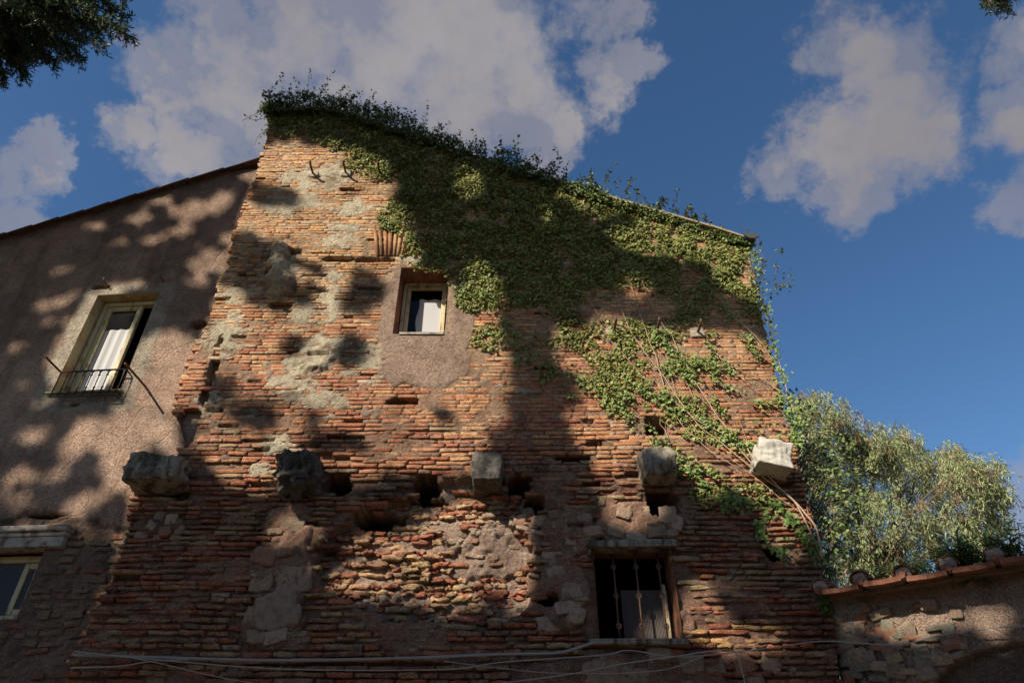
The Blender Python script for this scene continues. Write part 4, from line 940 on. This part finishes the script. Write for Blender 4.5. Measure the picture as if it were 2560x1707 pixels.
# ---------------------------------------------------------------- shrub in the corner behind the brick wall
def build_shrub():
    b0 = FRONT.P(*H(2080, 1470, .6), .6); sh = empty('shrub', (float(b0[0]), .6, 0), 'tangled leafy shrub between the brick wall corner and the low wall', 'shrub'); si = sh.location.copy()
    st = MB(); LP, LT = [], []
    tips = [(1990, 1000), (2010, 1030), (2040, 1050), (2080, 1060), (2100, 1090), (2120, 1130), (2140, 1110), (2080, 1140), (2030, 1110), (2050, 1190), (2130, 1200), (2160, 1260), (2120, 1290), (2090, 1230), (2060, 1290), (2180, 1310), (2030, 1180), (2080, 1330), (2110, 1370), (2140, 1340),
            (2065, 1400), (2050, 1340), (2100, 1180), (2000, 1060), (2150, 1160), (2160, 1210), (2020, 1230), (2040, 1400), (2200, 1250), (2180, 1190), (2090, 1420), (2060, 1450)]
    for i, (px, py) in enumerate(tips + [(p[0] + random.uniform(-30, 30), p[1] + random.uniform(-30, 30)) for p in tips * 3]):
        w = random.uniform(.15, 1.1); e = FRONT.P(*H(px, py, w), w); s = np.array((float(xr(max(e[2] - .6, 3.6))) + random.uniform(0, .15), random.uniform(.2, .7), max(e[2] - random.uniform(.3, 1.0), 3.2)))
        m1 = s * .55 + e * .45 + np.array((random.uniform(-.1, .12), random.uniform(-.1, .1), .18)); P = smooth_path([s, m1, e], 6); st.tube(P, [.006 * (1 - .8 * k / len(P)) + .0015 for k in range(len(P))], 4)
        for k in range(20 if i < len(tips) else 12):
            q = P[int(len(P) * random.uniform(.45, .999))]; LP.append(q + np.random.default_rng(i * 40 + k).normal(size=3) * .05); LT.append(np.random.default_rng(i * 41 + k).normal(size=3) + np.array((0, 0, -.3)))
    o = st.build('branches', M['twig'], sh); o.location = -si
    LP = np.array(LP); k = len(LP); o = leaves('foliage', LP, np.tile((-.3, -.6, .6), (k, 1)) + rnd(k, .6), np.array(LT), RNG.uniform(.035, .065, k), RND, gcols(k, (.13, .19, .055), .45), sh); o.location = -si; tag(o, kind='stuff')
build_shrub()
# ---------------------------------------------------------------- eucalyptus far behind
def build_eucalyptus():
    D = 30.0                                                     # metres in front of the camera
    def at(px, py, dd=0): d = np.array(ray(px, py)); return np.array(CAMP) + d / d[1] * (D + dd)
    base = at(2170, 1500); base[2] = 0; tr = empty('eucalyptus_tree', tuple(base), 'tall pale eucalyptus tree with drooping leaves beyond the low wall', 'tree'); ti = tr.location.copy()
    clumps = [(2010, 1010, 45), (2050, 1030, 60), (2110, 1060, 60), (2010, 1090, 60), (2140, 1110, 45), (2080, 1130, 70), (2180, 1130, 60), (2220, 1100, 50), (2270, 1110, 45), (2200, 1190, 90), (2290, 1180, 70), (2350, 1160, 60), (2370, 1140, 40), (2420, 1190, 55), (2460, 1170, 40), (2480, 1230, 40), (2400, 1260, 80),
              (2300, 1270, 90), (2210, 1280, 80), (2130, 1230, 70), (2460, 1290, 45), (2370, 1340, 70), (2270, 1360, 70), (2180, 1370, 70), (2110, 1330, 70), (2430, 1350, 35), (2080, 1400, 60), (2150, 1440, 70), (2250, 1430, 50), (2050, 1180, 60), (2410, 1400, 30), (2010, 1170, 50), (2050, 1270, 60)]
    fork = at(2165, 1440); b = MB(); b.tube(smooth_path([base - np.array((0, 0, .2)), base * .5 + fork * .5 + np.array((.3, 0, 0)), fork], 6), [.5 - .028 * i for i in range(13)], 9)
    o = b.build('trunk', M['bark'], tr, True); o.location = -ti
    LP, LT, LC = [], [], []; g = np.random.default_rng(4)
    lm = MB()
    for i, (px, py, r) in enumerate(clumps):
        c = at(px, py, g.uniform(-2.5, 2.5)); R = r / 1707 * D * 1.3
        mid = fork * .5 + c * .5 + g.normal(size=3) * .5 + np.array((0, 0, .5)); P = smooth_path([fork - np.array((0, 0, g.uniform(0, 1.5))), mid, c], 6); lm.tube(P, [.055 * (1 - .9 * k / len(P)) + .01 for k in range(len(P))], 5)
        ns = int(15 + r * 1.1)
        for s in range(ns):                                       # hanging sprays
            v = g.normal(size=3); v /= np.linalg.norm(v); p = c + v * R * g.uniform(.35, 1) * np.array((1, 1, .85)); L_ = g.uniform(.3, .75); sway = np.array((g.normal() * .25, g.normal() * .25, -1))
            m = int(26); t = g.random(m)[:, None]; q = p + sway * L_ * t + g.normal(size=(m, 3)) * .09; LP.append(q); LT.append(np.tile((0, 0, -1), (m, 1)) + g.normal(size=(m, 3)) * .45)
            col = np.array((.29, .32, .15)) if g.random() < .8 else np.array((.28, .20, .12)); LC.append(np.tile(col * g.uniform(.7, 1.25), (m, 1)) * g.uniform(.75, 1.2, (m, 1)))
    o = lm.build('limbs', M['twig'], tr); o.location = -ti
    LP = np.concatenate(LP); LT = np.concatenate(LT); LC = np.concatenate(LC); k = len(LP)
    o = leaves('crown', LP, rnd(k) + np.array((-.4, -.6, .3)), LT, RNG.uniform(.16, .30, k), NAR, LC, tr); o.location = -ti; tag(o, kind='stuff')
build_eucalyptus()
# ---------------------------------------------------------------- weeds along the coping
def weed(pts_px, w, name, label, base=(.075, .125, .035), leaf=(.05, .1), n_up=16, h=.3, tpl=NAR):
    a = GARDEN.P(*HG(*pts_px[0], w), w); e = empty(name, tuple(a), label, 'weed', None); ei = e.location.copy(); st = MB(); LP, LT = [], []
    for i in range(n_up):
        t = random.random() * (len(pts_px) - 1); k = min(int(t), len(pts_px) - 2); f = t - k
        px = pts_px[k][0] * (1 - f) + pts_px[k + 1][0] * f; py = pts_px[k][1] * (1 - f) + pts_px[k + 1][1] * f
        p = GARDEN.P(*HG(px, py, w), w) + np.array((0, random.uniform(0, .2), 0)); d = np.array((random.uniform(-.8, .6), random.uniform(-.6, .3), 1.0)); path = [p]; hh = h * random.uniform(.5, 1.3)
        for q in range(5):
            d = d + np.array((random.uniform(-.3, .3), random.uniform(-.2, .2), -.12)); p = p + unit(d) * hh / 5; path.append(p)
            for r in range(4): LP.append(p + np.array([random.gauss(0, .015) for _ in range(3)])); LT.append(d * .8 + np.array([random.gauss(0, .8) for _ in range(3)]))
        st.tube(path, .004, 4)
    o = st.build('stems', M['twig'], e); o.location = -ei
    LP = np.array(LP); LT = np.array(LT); k = len(LP); o = leaves('leaves', LP, rnd(k) + np.array((0, -.4, .5)), LT, RNG.uniform(*leaf, k), tpl, gcols(k, base, .35), e); o.location = -ei; tag(o, kind='stuff')
weed([(2370, 1425), (2420, 1415), (2470, 1408)], -.15, 'weed', 'spreading weed on the coping tiles nearest the tree', leaf=(.07, .13), n_up=26)
weed([(2480, 1405), (2530, 1400), (2580, 1395)], -.15, 'weed', 'taller weed on the coping at the right picture edge', leaf=(.07, .13), n_up=30, h=.36)
weed([(2150, 1445), (2200, 1442), (2260, 1436)], -.2, 'weed', 'low bright weed between the first two coping tile humps', base=(.15, .22, .06), leaf=(.05, .09), n_up=16, h=.18)
weed([(2270, 1440), (2320, 1432), (2360, 1430)], -.25, 'weed', 'sparse weed creeping over the coping edge', base=(.12, .19, .05), leaf=(.05, .09), n_up=14, h=.16)
weed([(2400, 1462), (2440, 1458), (2500, 1465)], -.05, 'weed', 'small weed hanging under the coping on the low wall', base=(.09, .14, .04), leaf=(.04, .08), n_up=14, h=.1)
weed([(2065, 1530), (2075, 1540)], -.05, 'weed', 'three-leaved seedling on the pale plaster patch', base=(.10, .19, .05), leaf=(.09, .13), n_up=3, h=.16, tpl=RND)
# ---------------------------------------------------------------- conifer whose bough hangs into the picture
def at_ray(px, py, k): return np.array(CAMP) + np.array(ray(px, py)) * k / 1000
NPOS, NTIP, NCOL = [], [], []
def bough(limb_pts, twigs, k, seed, wood, dens=1.0):
    g = np.random.default_rng(seed)
    for (a, b) in twigs:
        A = at_ray(*a, k + g.uniform(-.5, .5)); B = at_ray(*b, k + g.uniform(-.3, .3)); md = (A + B) / 2 + np.array((0, 0, .07)); P = smooth_path([A, md, B], 9); wood.tube(P, [.010 * (1 - .8 * i / len(P)) + .0015 for i in range(len(P))], 4)
        main = unit(B - A); L = np.linalg.norm(B - A)
        for i in range(2, len(P)):
            for s in (-1, 1):
                for rep in range(4):
                    side = unit(np.cross(main, g.normal(size=3)) * .9 + main * .8 + np.array((0, 0, -.35))); ln = g.uniform(.10, .26) * k / 5 * (1.15 - i / len(P) * .7); q = P[i]
                    tw = [q + side * ln * t + np.array((0, 0, -.06)) * t * t for t in np.linspace(0, 1, 5)]; wood.tube(tw, .002, 3, False)
                    m = int(ln * 130 * dens); t = g.random(m)[:, None]; pos = q + side * ln * t + np.array((0, 0, -.06)) * t * t
                    perp = unit(np.cross(side, g.normal(size=(m, 3)))); NPOS.append(pos); NTIP.append(perp + side * .9); NCOL.append(np.array((.028, .058, .022)) * g.uniform(.6, 1.5, (m, 1)))
# ---------------------------------------------------------------- tall pines behind the camera whose shade falls on the walls
LIT_F = E_((1180, 1310, 170, 100), (1000, 1380, 130, 60), (1290, 1400, 60, 80), (540, 900, 90, 100), (620, 930, 80, 50), (560, 1060, 80, 60), (700, 1000, 60, 40), (720, 690, 60, 30), (835, 700, 46, 60), (900, 1130, 280, 40), (1640, 590, 110, 40), (1500, 810, 90, 40), (1000, 880, 160, 120), (990, 600, 60, 40), (1190, 900, 84, 180), (1500, 1040, 80, 90), (1700, 940, 260, 120), (1850, 1080, 130, 90), (1640, 1120, 160, 60), (640, 520, 80, 60), (700, 390, 90, 50), (800, 800, 80, 40), (880, 960, 110, 60), (800, 430, 150, 70), (740, 560, 130, 60), (890, 540, 110, 70), (930, 460, 60, 60), (980, 640, 80, 40), (830, 620, 100, 30), (1040, 770, 130, 100), (1205, 740, 52, 90), (1180, 920, 76, 150), (1010, 930, 130, 110), (790, 890, 110, 60), (620, 830, 90, 80), (760, 770, 46, 40), (560, 740, 50, 40), (520, 900, 60, 90), (610, 980, 80, 30),
           (700, 1080, 80, 46), (580, 1110, 70, 40), (960, 1060, 190, 46), (1150, 1090, 80, 70), (780, 1150, 60, 36), (640, 1180, 80, 26),
           (1180, 460, 34, 40), (1360, 545, 20, 36), (1000, 550, 34, 36), (1540, 500, 130, 40), (1740, 590, 120, 60), (1840, 680, 60, 70), (1640, 600, 80, 34), (1590, 710, 50, 20),
           (1420, 850, 70, 60), (1340, 850, 34, 36), (1590, 880, 170, 90), (1790, 880, 120, 100), (1560, 1000, 130, 100), (1720, 1040, 180, 110), (1910, 1000, 80, 200), (1990, 1200, 60, 110), (1560, 1180, 90, 60), (1590, 1270, 80, 50), (1800, 1180, 120, 50), (1960, 1300, 60, 70),
           (1740, 1500, 70, 70), (1860, 1570, 110, 50), (1800, 1440, 60, 20), (1600, 1500, 70, 90), (360, 1170, 70, 60), (1180, 1230, 150, 50), (1250, 1340, 100, 90), (1080, 1320, 110, 60), (940, 1310, 90, 46), (860, 1400, 80, 40), (1100, 1420, 120, 40), (1300, 1440, 50, 40), (730, 1300, 60, 50))
DARK_F = E_((690, 480, 60, 22), (620, 620, 70, 40), (760, 730, 30, 28), (910, 735, 50, 30), (700, 700, 40, 30), (880, 870, 36, 40), (640, 1020, 60, 30), (850, 1090, 70, 18), (740, 860, 50, 20), (560, 960, 40, 40), (1740, 760, 140, 40), (1440, 760, 60, 40))
LIT_L = [LEFT.ell(*l) for l in [(560, 500, 40, 24), (350, 540, 30, 12), (300, 600, 24, 9), (500, 700, 24, 12), (250, 560, 30, 9), (120, 760, 26, 12), (60, 860, 26, 14), (490, 520, 56, 24), (470, 575, 34, 15), (400, 592, 34, 14), (420, 500, 26, 12), (530, 650, 46, 26), (580, 590, 26, 16), (620, 440, 16, 10), (165, 672, 24, 14), (180, 735, 40, 10), (145, 800, 34, 11), (330, 712, 50, 14), (195, 850, 34, 46), (225, 840, 70, 120), (400, 900, 80, 90), (440, 1010, 60, 110), (350, 1040, 70, 60), (300, 900, 26, 40), (230, 1050, 40, 20),
           (100, 1080, 46, 26), (210, 1110, 60, 34), (320, 1130, 70, 40), (60, 1180, 50, 24), (230, 1240, 56, 26), (130, 1290, 90, 12), (250, 1320, 60, 16), (60, 1240, 50, 20), (150, 1180, 40, 20), (60, 960, 26, 12), (120, 1000, 40, 12), (0, 650, 12, 20), (90, 1330, 90, 14), (340, 1170, 60, 60)]]
LIT_G = [GARDEN.ell(*l) for l in [(2280, 1540, 160, 64), (2450, 1520, 110, 50), (2200, 1440, 120, 30), (2350, 1425, 90, 30), (2120, 1530, 60, 40), (2480, 1580, 60, 20)]]
LIT_F = [(u, v, a + .07, b + .07) for (u, v, a, b) in LIT_F]
LIT_L = [(u, v, a + .05, b + .05) for (u, v, a, b) in LIT_L]
def build_shade():
    n = 86000; px = RNG.uniform(-620, 2640, n); py = RNG.uniform(200, 1760, n)
    keepP = []
    X = np.empty(n); Z = np.empty(n)
    D = np.array([ray(a, b) for a, b in zip(px, py)]); X = D[:, 0] / D[:, 1] * 8; Z = 1.6 + D[:, 2] / D[:, 1] * 8
    isl = X < xl(Z); isg = X > xr(Z); isf = ~isl & ~isg
    def onpl(pl, sel):
        d = D[sel]; p0 = pl.o - np.array(CAMP); t = (p0 @ pl.w) / (d @ pl.w); p = np.array(CAMP) + d * t[:, None]; return p, (p - pl.o) @ pl.u
    nz = lambda u, v, s: (fbm(u * 2.6, 0, v * 2.6, s, 4) - .5) * 1.1
    f = isf & (Z < ztop(X) + .3); p = np.stack([X[f], 0 * X[f], Z[f]], 1); lit = np.clip(ellm(p[:, 0], p[:, 2], LIT_F, .4) - .75 * ellm(p[:, 0], p[:, 2], DARK_F, .6), 0, 1) + nz(p[:, 0], p[:, 2], 301) * .6 + (fbm(p[:, 0] * 7, 0, p[:, 2] * 7, 311, 3) - .5) * .6
    thin = ellm(p[:, 0], p[:, 2], E_((740, 900, 320, 300), (900, 1200, 400, 160)), .4); keepP.append(p[(lit < .46) & (RNG.random(len(p)) > .55 * thin)])
    p, u = onpl(LEFT, isl); s = p[:, 2] < np.interp(u, ROOF_L[:, 0], ROOF_L[:, 1]) + .3; p, u = p[s], u[s]; lit = ellm(u, p[:, 2], LIT_L, .45) + nz(u, p[:, 2], 302) * .55 + (fbm(u * 7, 0, p[:, 2] * 7, 312, 3) - .5) * .7; keepP.append(p[lit < .46])
    p, u = onpl(GARDEN, isg & (py > 1380)); lit = ellm(u, p[:, 2], LIT_G, .4) + nz(u, p[:, 2], 303) * .7; keepP.append(p[(lit < .46) & (p[:, 2] < GTOP + .6)])
    P = np.concatenate(keepP); k = len(P); t = RNG.uniform(13.0, 21.0, k); Q = P + np.array(SUN)[None] * t[:, None]
    trees = [((-6.92, -8.85), 'stone pine', .21), ((-16.2, -8.2), 'x', .28), ((-.6, -9.8), 'y', .25)]
    labs = ['tall pine whose trunk shades the middle of the brick wall', 'pine behind the viewer shading the plastered house', 'pine behind the viewer shading the low wall']
    own = np.argmin([np.hypot(Q[:, 0] - a[0][0], Q[:, 1] - a[0][1]) + (0, .5, 1.0)[i] for i, a in enumerate(trees)], axis=0)
    for i, ((tx, ty), _, r) in enumerate(trees):
        q = Q[own == i]; e = empty('pine_tree', (tx, ty, 0), labs[i], 'tree', 'pines behind the viewer'); ei = e.location.copy(); top = max(16.0, float(np.percentile(q[:, 2], 90)) if len(q) else 16)
        if i == 0: top = 19.0
        b = MB(); b.tube([np.array((tx + (-.25 * z / top if i == 0 else .2 * math.sin(z * .3)), ty, z)) for z in np.linspace(-.2, top, 14)], [r * (1.25 - .5 * j / 13) for j in range(14)], 10); o = b.build('trunk', M['bark'], e, True); o.location = -ei
        lm = MB(); g = np.random.default_rng(i)
        for j in g.choice(len(q), min(26, len(q)), replace=False):
            z0 = max(5.0, min(top - .5, q[j, 2] - g.uniform(.5, 2.5))); s = np.array((tx, ty, z0)); lm.tube(smooth_path([s, (s + q[j]) / 2 + np.array((0, 0, .3)), q[j]], 4), [.035 - .003 * x for x in range(9)], 5)
        if i == 0:
            wood = MB()
            P0 = np.array((tx, ty, 8.0)); E0 = at_ray(-120, -60, 3.2); wood.tube(smooth_path([P0, (P0 + E0) / 2 + np.array((0, 0, .5)), E0, at_ray(40, -30, 3.2)], 6), .035, 6)
            bough(None, [((-60, -20), (330, 92)), ((-60, 10), (312, 70)), ((20, -60), (300, 20)), ((-40, -10), (205, 145)), ((-60, 20), (180, 140)), ((-60, 40), (135, 155)), ((-80, 30), (60, 180)), ((-80, 60), (8, 195)), ((0, -30), (240, 80)), ((-80, 10), (120, 100)), ((-60, -40), (190, 60)), ((-80, 40), (90, 130)),
                         ((-20, -60), (230, 10)), ((-60, -10), (150, 60)), ((-90, 0), (60, 90)), ((-40, -50), (270, 50)), ((-80, 50), (40, 150)), ((-60, 0), (100, 50)), ((-30, -40), (140, 10)), ((-90, 20), (20, 120)), ((40, -80), (310, -10)), ((-60, 0), (200, 100)), ((-70, 20), (110, 140)), ((-60, -30), (320, 40)), ((-60, 0), (260, 110)), ((-90, 30), (30, 100)), ((-50, -60), (180, 30)), ((-90, 60), (70, 150))], 3.2, 11, wood, 1.0)
            bough(None, [((2500, -90), (2492, 8)), ((2520, -80), (2510, 16)), ((2460, -90), (2470, 2))], 3.2, 12, wood)
            P1 = np.array((tx, ty, 9.0)); wood.tube(smooth_path([P1, np.array((-1, -8.2, 9.2)), at_ray(2490, -90, 3.2)], 8), .022, 5)
            o = wood.build('bough', M['twig'], e); o.location = -ei
            a, t_, c = np.concatenate(NPOS), np.concatenate(NTIP), np.concatenate(NCOL); m = len(a); o = leaves('needles', a, rnd(m), t_, RNG.uniform(.03, .05, m), NAR2, c, e); o.location = -ei; tag(o, kind='stuff')
        o = lm.build('limbs', M['bark'], e); o.location = -ei
        m = len(q); o = leaves('crown', q - np.array((0, 0, .1)), rnd(m) + np.array(SUN) * .9, rnd(m), RNG.uniform(.18, .34, m), DIA2, gcols(m, (.055, .085, .03), .3), e); o.location = -ei; tag(o, kind='stuff')
NAR2 = (np.array([(0, 0, 0), (-.12, .5, .0), (0, 1, 0), (.12, .5, .0)]), [(0, 1, 2), (0, 2, 3)])
DIA2 = (np.array([(0, -.5, 0), (-.5, 0, .10), (0, .5, -.05), (.5, 0, .10)]), [(0, 1, 2), (0, 2, 3)])
build_shade()
# ---------------------------------------------------------------- unseen evergreen screen added behind the viewer to cut skylight on the walls
def build_added_hedge():
    n = 70000; x = RNG.uniform(-26, 26, n); z = RNG.uniform(.1, 7.5, n) ** 1.0; h = 6.2 + 1.6 * fbm(x * .5, 0, 0, 501, 3); z = z / 7.5 * h
    y = -18 + (fbm(x * .8, 0, z * .8, 503, 4) - .5) * 1.8 + RNG.normal(size=n) * .15; P = np.stack([x, y, z], 1)
    e = empty('added_hedge', (0, -18, 0), 'unseen dark evergreen screen added behind the viewer to cut skylight', 'added_hedge'); o = leaves('foliage', P - np.array((0, -18, 0)), rnd(n) + np.array((0, 1, .3)), rnd(n), RNG.uniform(.2, .4, n), DIA2, gcols(n, (.035, .055, .02), .3), e); tag(o, kind='stuff')
    b = MB()
    for i in range(24): b.tube([(-25 + i * 2.15, .0, 0), (-25 + i * 2.15 + .2, -.1, 5.5)], [.12, .05], 6)
    tag(b.build('stems', M['bark'], e), kind='stuff')
build_added_hedge()
